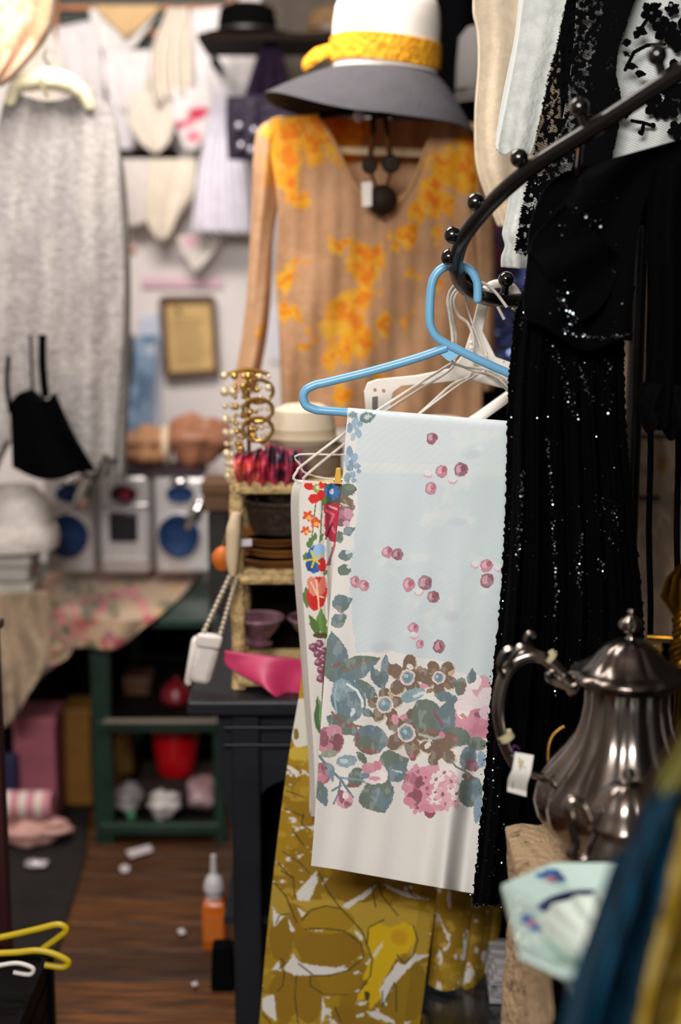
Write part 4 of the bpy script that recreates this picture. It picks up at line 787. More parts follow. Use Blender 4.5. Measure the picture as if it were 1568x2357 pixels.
def wire(label, hook, frame, Y, r=.0023):
    t = thing('wire_hanger', label, 'hanger', V(*frame[0][:2], Y), 'white wire hangers on the spiral rack')
    MB().tube(tp(hook, Y, 6), r*1.1, 8).build('hook', WIR, t)
    MB().tube(tp(frame, Y, 4), r, 8).build('frame', WIR, t)
    mid = hook[0]
    MB().tube([V(mid[0]+3*math.sin(k*1.6), mid[1]-k*3, Y+.003*math.cos(k*1.6)) for k in range(14)], r*.8, 6).build('twisted_neck', WIR, t)
wire('white coated wire hanger reaching furthest left, carrying the poppy cloth', [(1040, 836), (1042, 780), (1036, 730), (1031, 690), (1044, 660), (1075, 648), (1113, 652), (1140, 672), (1167, 707)], [(1040, 836), (1024, 846), (960, 886), (870, 944), (800, 992), (700, 1068), (684, 1085), (681, 1106), (760, 1116), (1000, 1136), (1300, 1160), (1310, 1145), (1171, 884), (1070, 845), (1040, 836)], 2.31)
wire('white coated wire hanger just inside the furthest reaching one', [(1046, 838), (1050, 780), (1042, 735), (1038, 695), (1050, 668), (1080, 656), (1110, 664), (1136, 690), (1161, 735)], [(1046, 838), (1030, 856), (960, 900), (880, 952), (800, 1016), (712, 1088), (704, 1108), (780, 1120), (1000, 1142), (1300, 1170), (1310, 1155), (1172, 902), (1080, 850), (1046, 838)], 2.34)
wire('white wire hanger with bent neck behind the blue gusset', [(1086, 820), (1090, 780), (1078, 745), (1055, 725), (1046, 690), (1060, 664), (1090, 655), (1115, 672), (1130, 704)], [(1086, 820), (1088, 850), (1080, 868), (1040, 886), (985, 935), (930, 985), (920, 1000), (1000, 1010), (1250, 1030), (1255, 1010), (1171, 895), (1110, 845), (1086, 820)], 2.37)
wire('thin wire hanger hooked lowest, crossing the white plastic shoulders', [(1120, 850), (1108, 800), (1088, 745), (1074, 700), (1072, 672), (1090, 652), (1112, 668)], [(1120, 850), (1090, 868), (1050, 890), (970, 950), (850, 1040), (690, 1046), (692, 1070), (706, 1090), (775, 1104), (1000, 1120), (1250, 1110), (1200, 905), (1140, 862), (1120, 850)], 2.365, .0016)
# ------------------------------------------------------------------ floral tablecloth on the blue hanger
WBL, GRN1, BG, RB, BR = '#6a8a94', '#54695c', '#587480', '#7a4a48', '#6b4f36'
def cherry(p, x, y, r, dark):
    p.ell(x, y, r, r*1.05, '#8f4a60' if dark else '#c07f93'); p.ell(x-r*.25, y-r*.1, r*.45, r*.6, '#c98ba0' if dark else '#dcaab8', 20); p.ell(x+r*.35, y-r*.25, r*.4, r*.5, '#7d3049' if dark else '#a8506b', 20)
def towelp(p):
    wob = 26*(fbm(p.x/30, p.y/30, 3)-.5)
    edge = np.interp(p.y, [940, 1100, 1250, 1350, 1480, 1600], [820, 822, 818, 805, 812, 850])
    low = np.interp(p.x, [700, 800, 900, 1000, 1080, 1130, 1300], [1490, 1500, 1500, 1520, 1560, 1570, 1580])
    m = (p.x+wob > edge) & (p.y+wob < low)
    p.put(m, '#ccd9de'); p.put(m & (p.y < 1060+.03*(p.x-800)), '#d3dce0'); p.put(m & (p.y > 1062+.03*(p.x-800)) & (p.y < 1086+.03*(p.x-800)), '#dadfdd')
    p.put(m & (np.sin(p.y*1.9) > .6), '#ccd9dd', .35); p.put(m & (np.sin(p.x*2.3) > .6), '#bccfd8', .3)
    p.put((p.x > 1060) & m & (p.y > 1000), '#c3d6d6', .45)
    for k in range(95):     # pale ghost blossoms
        g_ = random.choice([(1020, 1210, 60, 70), (930, 1300, 110, 35), (1110, 1340, 55, 65), (1010, 1420, 70, 40), (1110, 1010, 45, 20), (1060, 1120, 40, 30)])
        p.ell(g_[0]+RNG.randn()*g_[2]*.6, g_[1]+RNG.randn()*g_[3]*.6, 10+RNG.rand()*18, 6+RNG.rand()*10, random.choice(['#d8dfdf', '#dfe4e1', '#d3dde0']), RNG.rand()*180, .45, True)
    for x, y, a, b in ((1087, 1047, 22, 14), (1053, 1202, 26, 12), (1040, 1420, 22, 18), (880, 1490, 34, 16)): p.ell(x, y, a, b, '#bfc2cf', 0, .6, True)
    for x, y, r, d in ((994, 1009, 13, 1), (1017, 1085, 14, 0), (1061, 1081, 16, 1), (992, 1124, 14, 0), (892, 1271, 13, 0), (915, 1276, 13, 1), (1120, 1302, 14, 0), (1122, 1336, 16, 1), (818, 1339, 13, 0), (838, 1348, 13, 0), (941, 1346, 15, 0), (979, 1342, 16, 1), (997, 1374, 14, 1), (952, 1445, 12, 0), (967, 1483, 10, 0), (1012, 1488, 14, 1)): cherry(p, x, y, r, d)
    for x, y in ((1042, 1106), (1094, 1300), (965, 1364), (953, 1464), (1149, 1309), (985, 1092)):
        p.ell(x, y, 10, 9, '#d9a9b6'); p.ell(x, y-3, 9, 7, '#dde2e2')
    # blue sprays on the left edge
    for x, y, rx, ry, rt, c in ((812, 955, 10, 8, 0, WBL), (818, 972, 7, 14, 20, '#8fabc4'), (806, 985, 6, 12, 0, '#7898b5'), (824, 995, 7, 14, -20, '#8fabc4'), (830, 975, 5, 9, 30, '#7898b5'), (814, 1005, 6, 9, 0, '#a5bccd'), (805, 1040, 8, 14, 0, '#7898b5'), (815, 1055, 9, 12, 30, '#8fabc4'), (822, 1072, 9, 7, 0, '#7898b5'), (806, 1072, 7, 14, 10, '#6f90ac'), (812, 1092, 8, 8, 0, '#8fabc4'), (826, 1084, 5, 5, 0, '#7898b5'), (800, 1100, 8, 12, 0, '#6f8f9c'), (815, 1106, 5, 6, 0, '#8fabc4'), (797, 1060, 6, 16, 0, '#a5bccd')): p.ell(x, y, rx, ry, c, rt)
    p.leaf(828, 965, 866, 955, 13, '#4f6f6c'); p.leaf(836, 962, 858, 957, 5, '#b9c8c4')
    p.ell(797, 1128, 24, 15, '#4c6057', -10); p.ell(806, 1122, 12, 7, '#5f7a5e'); p.ell(792, 1153, 22, 13, BR, 20); p.ell(798, 1170, 20, 11, BR, -15); p.ell(792, 1161, 14, 3, '#cdbba0', 20)
    p.ell(790, 1190, 20, 16, '#a8607c'); p.ell(803, 1183, 12, 12, '#c58aa0'); p.ell(785, 1203, 12, 9, '#7d3f58'); p.ell(798, 1205, 8, 7, '#d3a5b5')
    p.leaf(790, 1230, 818, 1214, 12, BG); p.ell(782, 1236, 9, 14, GRN1)
    p.ell(795, 1278, 17, 13, '#54706f'); p.ell(802, 1270, 7, 6, '#c3d4db'); p.ell(793, 1312, 15, 13, GRN1); p.ell(803, 1305, 7, 5, '#cfd8d8')
    p.leaf(765, 1395, 812, 1378, 20, BG); p.leaf(765, 1395, 812, 1378, 20, '#4f6a70', 1); p.leaf(764, 1440, 800, 1415, 17, GRN1); p.leaf(764, 1440, 800, 1415, 17, BG, -1); p.ell(785, 1408, 8, 3, '#9c6a66', 20)
    # lower border of leaves and blossoms
    p.leaf(772, 1572, 764, 1452, 36, '#567069'); p.leaf(772, 1572, 764, 1452, 36, BG, 1); p.ell(775, 1532, 12, 5, RB, -30)
    p.leaf(776, 1556, 876, 1514, 27, BG); p.leaf(776, 1556, 876, 1514, 27, GRN1, -1); p.line([(790, 1545), (850, 1522)], 1.6, '#8d5f58')
    p.leaf(889, 1506, 884, 1586, 11, BG); p.leaf(857, 1536, 882, 1588, 13, '#4f6a70'); p.leaf(818, 1566, 872, 1604, 13, GRN1); p.leaf(845, 1580, 860, 1630, 10, '#4f6a70')
    p.ell(802, 1612, 39, 50, '#527584', -12); p.ell(790, 1592, 24, 30, '#83a3b0', -20); p.ell(806, 1622, 26, 30, BG, -10); p.line([(800, 1575), (822, 1590), (834, 1612), (836, 1645)], 3, '#dfe6e6'); p.ell(812, 1640, 5, 10, '#cfdadd', 20); p.ell(786, 1598, 10, 14, '#6e909e'); p.line([(775, 1575), (770, 1605), (775, 1640)], 2, '#9db7c2')
    p.leaf(752, 1650, 830, 1690, 22, GRN1); p.line([(765, 1640), (790, 1668), (830, 1672)], 3, '#8a3a44'); p.ell(845, 1640, 16, 9, '#4f6a70', 30)
    for x, y, r, rt in ((938, 1558, 52, 10), (1012, 1560, 44, 50), (886, 1624, 42, 20), (938, 1686, 58, 0), (1012, 1722, 46, 30)):
        p.flower(x+2, y+2, r*1.03, '#cabba4', 5, rt, deep=.5); p.flower(x, y, r, BR, 5, rt, deep=.55)
    for x, y in ((1000, 1545), (1030, 1580), (1040, 1548), (990, 1590), (900, 1600), (920, 1640), (905, 1655), (955, 1720), (925, 1735), (1015, 1755), (985, 1715), (870, 1645), (968, 1540), (945, 1535)):
        p.ell(x, y, 9, 6, random.choice(['#e3dcd2', '#c9a98a', '#8e6c46']), RNG.rand()*180)
    for x, y, r in ((938, 1559, 12), (1010, 1560, 10), (886, 1622, 13), (936, 1687, 14)):
        p.ell(x, y, r*1.5, r*1.5, '#e6dfdb'); p.ell(x, y, r*1.3, r*1.3, '#b87b80', 0, .5); p.ell(x, y, r, r*1.1, '#5f8796'); p.ell(x-3, y-3, r*.4, r*.4, '#a9c3cd')
    for x, y, rx, ry in ((975, 1580, 9, 6), (910, 1655, 8, 12), (930, 1650, 9, 6), (967, 1655, 6, 8)): p.ell(x, y, rx, ry, '#d98aa3')
    p.ell(950, 1600, 30, 14, '#7ba0ac', -20); p.ell(965, 1598, 16, 4, '#d3dfe0', -20)
    p.leaf(960, 1612, 1010, 1690, 36, GRN1); p.leaf(1020, 1690, 1050, 1600, 30, BG); p.leaf(1000, 1600, 1055, 1606, 12, BG); p.line([(1000, 1640), (1018, 1670)], 3.4, '#8a3a4c')
    p.line([(965, 1690), (1000, 1700), (1050, 1680)], 3, '#9fb0a8'); p.line([(985, 1680), (1030, 1690)], 3, '#8d3f52')
    # pink rose at right
    for x, y, rx, ry, c in ((1098, 1640, 48, 66, '#d08a9f'), (1090, 1600, 30, 34, '#e8d8da'), (1108, 1580, 22, 26, '#d9a0b0'), (1118, 1610, 20, 30, '#e9dcdd'), (1075, 1640, 24, 20, '#ecdfe0'), (1100, 1650, 22, 20, '#cf7c95'), (1085, 1665, 26, 12, '#d58ea3'), (1110, 1680, 22, 20, '#d07b94'), (1060, 1625, 14, 14, '#e9dcdd'), (1100, 1645, 9, 6, '#8d4a62'), (1066, 1648, 8, 4, '#cc8a6c'), (1118, 1640, 14, 16, '#e4c7ce'), (1095, 1570, 14, 18, '#efe4e4')): p.ell(x, y, rx, ry, c, 20)
    p.ell(1060, 1580, 13, 21, GRN1, 10); p.ell(1066, 1582, 4, 16, RB, 10); p.leaf(1082, 1575, 1090, 1538, 11, '#4f6a70')
    p.ell(1050, 1695, 34, 22, GRN1, 15); p.ell(1035, 1700, 16, 16, BR); p.ell(1018, 1692, 7, 8, '#cf7c95'); p.ell(1048, 1702, 6, 5, '#a84a66')
    p.ell(1098, 1712, 22, 16, GRN1, 10); p.ell(1078, 1745, 19, 28, BG, 10); p.ell(1088, 1762, 17, 13, '#8a3f52', 20); p.ell(1108, 1748, 10, 20, '#7e9fba'); p.line([(1030, 1740), (1050, 1765), (1080, 1780)], 2, GRN1)
    # blue round leaf, left rose, lower leaves, buds
    p.ell(853, 1702, 39, 33, BG, 15); p.ell(846, 1714, 26, 18, GRN1, 15); p.ell(850, 1728, 24, 8, '#7c5048', 10); p.ell(822, 1702, 5, 18, RB); p.ell(868, 1693, 16, 12, BG)
    for x, y, rx, ry, c in ((760, 1705, 32, 34, '#b0647e'), (770, 1685, 18, 18, '#cf8ba0'), (775, 1708, 16, 20, '#7d2f48'), (752, 1720, 16, 14, '#c98298'), (758, 1735, 20, 9, '#8d9a80'), (745, 1700, 10, 20, '#8d3a54')): p.ell(x, y, rx, ry, c, -10)
    for x, y, rx, ry, c in ((742, 1780, 18, 26, '#a8546f'), (738, 1792, 12, 12, '#c9788f'), (750, 1765, 9, 9, '#7d2f48')): p.ell(x, y, rx, ry, c)
    p.ell(798, 1752, 24, 14, '#7c9aa8', -10); p.ell(792, 1752, 10, 6, '#b9cad0'); p.leaf(822, 1730, 846, 1762, 9, GRN1); p.ell(820, 1790, 18, 24, GRN1, 20); p.ell(812, 1808, 14, 6, RB)
    p.line([(735, 1740), (760, 1770), (785, 1795), (812, 1835)], 3, BG); p.line([(780, 1790), (830, 1795), (868, 1812)], 3, '#6f8f9c'); p.line([(765, 1820), (785, 1808)], 2.5, BG); p.line([(785, 1795), (778, 1830), (768, 1850)], 2.5, BG); p.leaf(757, 1755, 766, 1800, 10, '#6a8a99')
    p.leaf(870, 1775, 942, 1748, 36, BG); p.leaf(870, 1770, 942, 1752, 36, GRN1, -1); p.ell(910, 1780, 30, 20, BG); p.ell(915, 1776, 12, 2.5, '#c4d2d2', 15)
    p.leaf(848, 1800, 886, 1872, 40, GRN1); p.leaf(862, 1790, 886, 1872, 36, BG, -1); p.ell(880, 1815, 26, 22, '#54695c'); p.ell(873, 1838, 14, 28, BG, -20)
    for x, y, rx, ry, c in ((862, 1782, 30, 24, '#e9dddd'), (850, 1768, 18, 12, '#d18a9f'), (868, 1762, 12, 11, '#c9738c'), (880, 1790, 12, 14, '#efe6e4'), (862, 1793, 14, 5, '#d98aa0'), (838, 1785, 14, 8, '#5f8796')): p.ell(x, y, rx, ry, c)
    p.leaf(728, 1800, 752, 1856, 17, BG); p.ell(736, 1815, 9, 16, GRN1)
    for x, y, rx, ry, c in ((793, 1842, 19, 19, '#d795a8'), (786, 1835, 8, 16, '#94405a'), (800, 1852, 9, 7, '#8c3450'), (795, 1832, 8, 8, '#ecdcdc')): p.ell(x, y, rx, ry, c)
    p.ell(915, 1745, 14, 9, GRN1, 20); p.ell(950, 1740, 9, 12, '#8a4048')
    # hydrangea
    p.ell(995, 1815, 66, 54, '#d899ab'); rs = random.Random(4)
    for k in range(34):
        a = rs.random()*2*PI; q = math.sqrt(rs.random()); x, y = 995+64*q*math.cos(a), 1815+52*q*math.sin(a)
        c = '#d98ba2' if x < 985 else rs.choice(['#e9dbdd', '#ecdfe0', '#dfa9b7'])
        p.flower(x, y, 15+rs.random()*6, c, 5, rs.random()*72, deep=.5); p.ell(x, y, 4, 4.5, '#8c3450')
    for x, y, rx, ry, c in ((945, 1800, 16, 22, '#b25a76'), (955, 1835, 18, 20, '#8a2f4c'), (938, 1812, 14, 12, '#d0849b'), (965, 1800, 8, 16, '#842c48'), (989, 1870, 13, 12, '#8a2f4c'), (985, 1860, 18, 9, '#cf8098'), (1012, 1858, 14, 7, '#d590a4'), (942, 1845, 14, 10, '#cc7c95')): p.ell(x, y, rx, ry, c, 15)
    p.ell(1083, 1822, 28, 36, GRN1, 10); p.ell(1092, 1815, 16, 26, BG, 10); p.ell(1078, 1788, 14, 7, RB, 20); p.ell(1100, 1862, 9, 34, '#7795ab', 8); p.ell(1062, 1864, 16, 7, '#d8d0dc', 0, .7, True)
def towelp2(p):
    towelp(p)
    dk = p.c.mean(1) < .42; n_ = fbm(p.x/11, p.y/20, 201)
    k = dk & (n_ > .62); p.c[k] = p.c[k]*.82+.18*np.array(lin('#cfd6d4')); k = dk & (n_ < .36); p.c[k] *= .9
    p.c[:] = p.c*.90+.10*np.array(lin('#e3e1dc'))
def overbar(u, v, X, Yp):          # the first rows wrap over the hanger's bar
    s_ = np.clip(v/.02, 0, 1); top = Yp-1050*v
    return X, np.where(v < .02, top+11+10*s_-18*np.sin(PI*s_), Yp)
tw = thing('floral_tablecloth', 'folded white and pale blue floral tablecloth hanging from blue hanger', 'tablecloth', V(960, 2020, HB))
TL = [(803, 941), (797, 985), (788, 1110), (770, 1280), (755, 1450), (742, 1620), (730, 1800), (722, 1920), (716, 1993)]
TR = [(1340, 985), (1335, 1020), (1325, 1140), (1310, 1300), (1295, 1470), (1275, 1640), (1258, 1820), (1245, 1940), (1235, 2075)]
tY = lambda u, v, X, Yp: HB+.0105*np.cos(PI*np.clip(v/.02, 0, 1))-.004*np.clip(v*8, 0, 1)+.006*np.sin(5*u+1)*v-.05*np.exp(-((u-.64+.06*v)/.055)**2)*np.clip(v-.62, 0, 1)*2+.03*np.exp(-((u-.72+.06*v)/.04)**2)*np.clip(v-.62, 0, 1)*2+.0025*np.sin(40*u+6*v)*v
cloth('front_fall', PRINT, tw, TL, TR, 420, 800, tY, .0025, '#e3e1dc', towelp2, warp=overbar, bot=lambda u: -2*np.sin(PI*u)+14*np.clip(u-.12, 0, .55)-6*np.clip(u-.5, 0, 1))
cloth('back_fall', PRINT, tw, [(803, 941), (797, 985), (790, 1110), (775, 1280), (762, 1450), (750, 1620), (742, 1800), (735, 1900)], [(1340, 985), (1335, 1020), (1325, 1140), (1310, 1300), (1295, 1470), (1275, 1640), (1258, 1820), (1245, 1930)], 40, 60, lambda u, v, X, Yp: HB+.0095+.004*np.clip(v*8, 0, 1)+0*u, .0025, '#d8d8d4', warp=lambda u, v, X, Yp: (X, Yp+10))
# ------------------------------------------------------------------ poppy cloth (behind, left)
def poppyp(p):
    p.put(p.x < np.interp(p.y, [1100, 1300, 1900], [690, 692, 712]), '#cfcac2', .6)
    p.poly([(746, 1112), (800, 1112), (796, 1165), (744, 1160)], '#57544a'); p.flower(764, 1132, 20, '#2f74b8', 9, 0, deep=.45); p.ell(764, 1132, 6, 7, '#e3d9e0'); p.ell(750, 1150, 10, 8, '#4f7d3a')
    p.poly([(746, 1160), (796, 1158), (782, 1240), (770, 1250), (748, 1235)], '#b02d44'); p.line([(752, 1175), (768, 1185), (760, 1205), (770, 1225)], 3, '#cf6a7c'); p.line([(758, 1165), (775, 1172)], 2.5, '#e0a0a8'); p.line([(750, 1240), (765, 1205)], 2, '#5d1525')
    p.line([(772, 1250), (755, 1300)], 3, '#c44a66'); p.line([(765, 1260), (760, 1300)], 1.6, '#4f7d6a')
    for x, y, rx, ry, rt in ((713, 1120, 14, 8, 20), (722, 1148, 13, 11, 0), (738, 1140, 10, 13, 20), (740, 1117, 8, 8, 0)): p.ell(x, y, rx, ry, '#cf2a22', rt)
    p.ell(729, 1124, 8, 10, '#9a9c50'); p.ell(731, 1122, 4, 5, '#dcd9b0')
    p.line([(727, 1160), (722, 1200), (716, 1260)], 1.6, '#5f7d58'); p.line([(742, 1155), (738, 1230), (735, 1260)], 1.6, '#5f7d58')
    for x, y, r in ((709, 1188, 13), (727, 1203, 14), (704, 1221, 12)): p.flower(x, y, r, '#d9502a', 5, x, deep=.5); p.ell(x+2, y+3, 5, 5, '#e8b04a')
    for a in ((708, 1262, 722, 1232, 7), (722, 1245, 728, 1225, 5), (738, 1246, 744, 1228, 5), (700, 1290, 706, 1270, 6), (708, 1400, 704, 1350, 9), (745, 1325, 755, 1310, 5)): p.leaf(*a, '#5d7d48')
    p.ell(726, 1286, 21, 34, '#2f62a8', 12); p.ell(734, 1272, 16, 22, '#9bbce0', 10); p.ell(714, 1302, 9, 14, '#274f90'); p.ell(742, 1300, 10, 18, '#c8282a')
    for q in ((705, 1290), (716, 1268), (742, 1276), (735, 1298), (718, 1306)): p.line([(724, 1287), q], 2.2, '#d8c43a')
    p.ell(730, 1366, 23, 40, '#cc2f26', 8); p.ell(722, 1350, 13, 24, '#e08878', -15); p.ell(742, 1348, 8, 22, '#dd7868', 10); p.ell(730, 1385, 14, 16, '#c42420')
    for q in ((716, 1340), (745, 1375), (735, 1405), (728, 1335)): p.line([(732, 1372), q], 1.8, '#ecc8a8')
    p.leaf(742, 1455, 738, 1400, 13, '#6a9048'); p.leaf(735, 1460, 712, 1415, 10, '#54763a'); p.leaf(750, 1470, 748, 1430, 8, '#6a9048'); p.ell(738, 1462, 16, 8, '#5a4a2c')
    for x, y in ((722, 1490), (736, 1482), (748, 1500), (732, 1504), (746, 1520), (734, 1524), (740, 1542), (748, 1555), (738, 1562)): p.ell(x, y, 10, 10, '#7d4660'); p.ell(x-3, y-2, 4, 4, '#b98a9c')
    p.line([(752, 1530), (748, 1600), (746, 1690)], 7, '#6b4a30'); p.leaf(738, 1690, 732, 1600, 12, '#4f6f45'); p.leaf(738, 1690, 732, 1600, 12, '#7f9c6a', 1)
pc = thing('poppy_cloth', 'white tea cloth with red poppies and grapes on the wire hangers', 'tea cloth', V(720, 1880, 2.33))
cloth('outer_fall', PRINT, pc, [(681, 1104), (670, 1140), (672, 1240), (680, 1360), (690, 1480), (699, 1600), (709, 1730), (716, 1880)], [(860, 1122), (858, 1160), (856, 1260), (850, 1380), (845, 1490), (842, 1610), (840, 1740), (838, 1885)], 150, 520, lambda u, v, X, Yp: 2.305+.05*np.clip(.10-u, 0, .1)/.1*1.0+.012*np.sin(9*u+1)*v-.012*np.exp(-((u-.42)/.05)**2), .003, '#dedad3', poppyp)
cloth('inner_fall', PRINT, pc, [(700, 1108), (690, 1200), (695, 1400), (712, 1700), (712, 1872)], [(860, 1125), (858, 1200), (850, 1400), (842, 1700), (838, 1868)], 24, 50, lambda u, v, X, Yp: 2.37+.01*np.sin(8*u)*v, .003, '#d4cfc8')
pg = thing('yellow_peg', 'small yellow clothes peg beside the blue floral edge', 'peg', V(778, 1110, 2.295))
for dy in (0, .008): MB().prism([V(x, y, 2.285+dy) for x, y in ((774, 1078), (784, 1077), (786, 1112), (769, 1112))], (0, .006, 0)).build('peg_leg', M('peg_yellow', '#d3a83a', .5), pg, smooth=False, bevel=.001)
MB().tube([V(768, 1104, 2.29), V(788, 1104, 2.29)], .0035, 8).build('spring', MATS['chrome'], pg)
# ------------------------------------------------------------------ mustard cloth, pleated
def Z(pts): return [(580+x/2.529, 1850+y/2.529) for x, y in pts]
MU, MU2, MU3 = '#a07e10', '#8b6908', '#b39430'
def mustp(p):
    p.noise(70, .5, MU2, 81, .8); p.noise(34, .62, MU3, 83, .7, sy=20); p.noise(26, .70, '#d8d4cc', 85, .9, sy=14)
    for pl, c in (([(180, 560), (700, 560), (1040, 640), (1020, 900), (640, 800), (300, 600)], MU3), ([(0, 420), (160, 480), (230, 640), (120, 700), (60, 600)], '#a98c2e')): p.poly(Z(pl), c)
    for x, y, rx, ry, c in ((450, 840, 190, 112, MU2), (440, 680, 160, 80, MU), (170, 790, 70, 130, MU2), (480, 1040, 140, 80, '#957309'), (190, 1120, 90, 140, MU2), (330, 1130, 80, 150, '#8b6a06'), (900, 1080, 130, 190, '#8d6f0a'), (540, 1230, 70, 60, MU2), (90, 1250, 60, 60, MU), (600, 480, 180, 100, '#8b6908')): p.ell(*Z([(x, y)])[0], rx/2.529, ry/2.529, c)
    for pl in ([(375, 390), (260, 520), (265, 560), (330, 570), (385, 450)], [(180, 960), (240, 880), (290, 930), (560, 960), (540, 980), (390, 1000), (250, 1000)], [(520, 600), (720, 470), (700, 520), (560, 610)], [(760, 470), (1040, 560), (900, 545), (800, 500)], [(850, 920), (880, 940), (960, 870), (940, 930), (830, 1050), (760, 1180), (740, 1080)], [(60, 1130), (130, 1110), (140, 1270), (60, 1200)], [(118, 590), (142, 640), (190, 655), (140, 710), (128, 720)], [(210, 660), (250, 740), (228, 750)], [(410, 1120), (440, 1210), (405, 1280)], [(600, 1160), (680, 1150), (640, 1178)], [(110, 970), (160, 910), (170, 970)], [(330, 735), (420, 738), (400, 746)], [(260, 600), (310, 640), (290, 660)], [(660, 1210), (740, 1210), (830, 1260), (840, 1282), (720, 1250)], [(600, 730), (650, 780), (640, 800), (600, 760)], [(930, 880), (1040, 880), (1000, 900), (940, 930)]): p.poly(Z(pl), '#d8d5cf')
    p.poly(Z([(680, 720), (740, 690), (800, 720), (880, 690), (950, 720), (955, 800), (900, 870), (850, 880), (740, 1080), (750, 1130), (690, 1205), (680, 1140), (610, 1150), (620, 1100), (680, 1040), (640, 1020), (700, 890), (670, 800)]), '#d0ac04'); p.ell(*Z([(860, 780)])[0], 26, 22, '#c08a08', 0, .8, True); p.poly(Z([(700, 880), (770, 790), (760, 830), (715, 900)]), '#d9d0a8'); p.ell(*Z([(672, 1120)])[0], 7, 10, '#4a4410')
    K = '#3f3812'
    for ln in ([(390, 400), (450, 520), (510, 600), (640, 740), (700, 900), (690, 1000), (620, 1100)], [(290, 680), (340, 620), (430, 595), (520, 610)], [(310, 730), (420, 725), (540, 740), (640, 820), (650, 900), (560, 970), (450, 1000), (360, 1000), (270, 930)], [(700, 480), (720, 600)], [(735, 450), (760, 540), (850, 650)], [(905, 480), (930, 530), (960, 545)], [(670, 820), (680, 720), (770, 675)], [(940, 710), (965, 790), (940, 880), (890, 935), (845, 880)], [(130, 460), (200, 540), (260, 690)], [(140, 700), (160, 650), (220, 640)], [(160, 960), (190, 930), (170, 900)], [(340, 1000), (340, 1060), (420, 1110), (560, 1110)], [(190, 980), (180, 1060), (150, 1090)], [(260, 1000), (250, 1130), (270, 1280)], [(480, 1180), (520, 1270)], [(840, 1050), (840, 1210)], [(760, 1090), (760, 1180), (830, 1040)], [(250, 540), (240, 430), (170, 390)], [(150, 340), (230, 430)], [(300, 60), (290, 120), (345, 155)], [(240, 160), (300, 240)], [(60, 1220), (110, 1280)]): p.line(Z(ln), 1.5, K)
    # upper strip beside the poppy cloth
    p.poly([(684, 1610), (715, 1600), (715, 1715), (680, 1720), (670, 1690)], '#d9d5c9'); p.ell(694, 1585, 16, 24, '#b08e10'); p.ell(682, 1690, 6, 14, '#7a6a18'); p.ell(690, 1735, 28, 16, '#c3a638'); p.poly([(662, 1760), (690, 1778), (684, 1790), (660, 1768)], '#dcd8cf')
    for ln in ([(655, 1860), (700, 1880)], [(650, 1960), (690, 1985), (712, 2010)], [(660, 1820), (700, 1835)]): p.line(ln, 1.3, K)
mc = thing('mustard_cloth', 'long mustard yellow tablecloth with abstract leaf print under floral one', 'tablecloth', V(800, 2400, 2.42))
cloth('front_pleat', PRINT, mc, [(706, 1470), (690, 1590), (668, 1720), (648, 1860), (630, 2010), (612, 2180), (600, 2320), (585, 2480)], [(1060, 1470), (1052, 1590), (1040, 1720), (1030, 1860), (1012, 2010), (990, 2180), (972, 2320), (952, 2480)], 330, 620, lambda u, v, X, Yp: 2.41+.008*np.sin(7*u+2)*v+.03*np.clip(u-.9, 0, .1)*10*.4, .003, MU, mustp)
for i, (a, b, yb, Yd) in enumerate(((1000, 1068, 2268, 2.47), (1062, 1102, 2272, 2.50), (1094, 1116, 2258, 2.53), (1110, 1140, 2236, 2.56))):
    cloth('pleat', PRINT, mc, [(a+40, 1560), (a+20, 1900), (a, 2120), (a-14, yb)], [(b+50, 1560), (b+34, 1900), (b+14, 2120), (b-4, yb+4)], 50, 240, (lambda Yd: lambda u, v, X, Yp: Yd+.02*(u-.5)**2*4+0*v)(Yd), .003, MU, lambda p, i=i: (p.noise(40, .5, MU2, 90+i, .8), p.noise(22, .64, '#d8d4cc', 95+i, .9, sy=40), p.noise(16, .68, MU3, 99+i, .9)), bot=lambda u: 12*np.sin(PI*u))
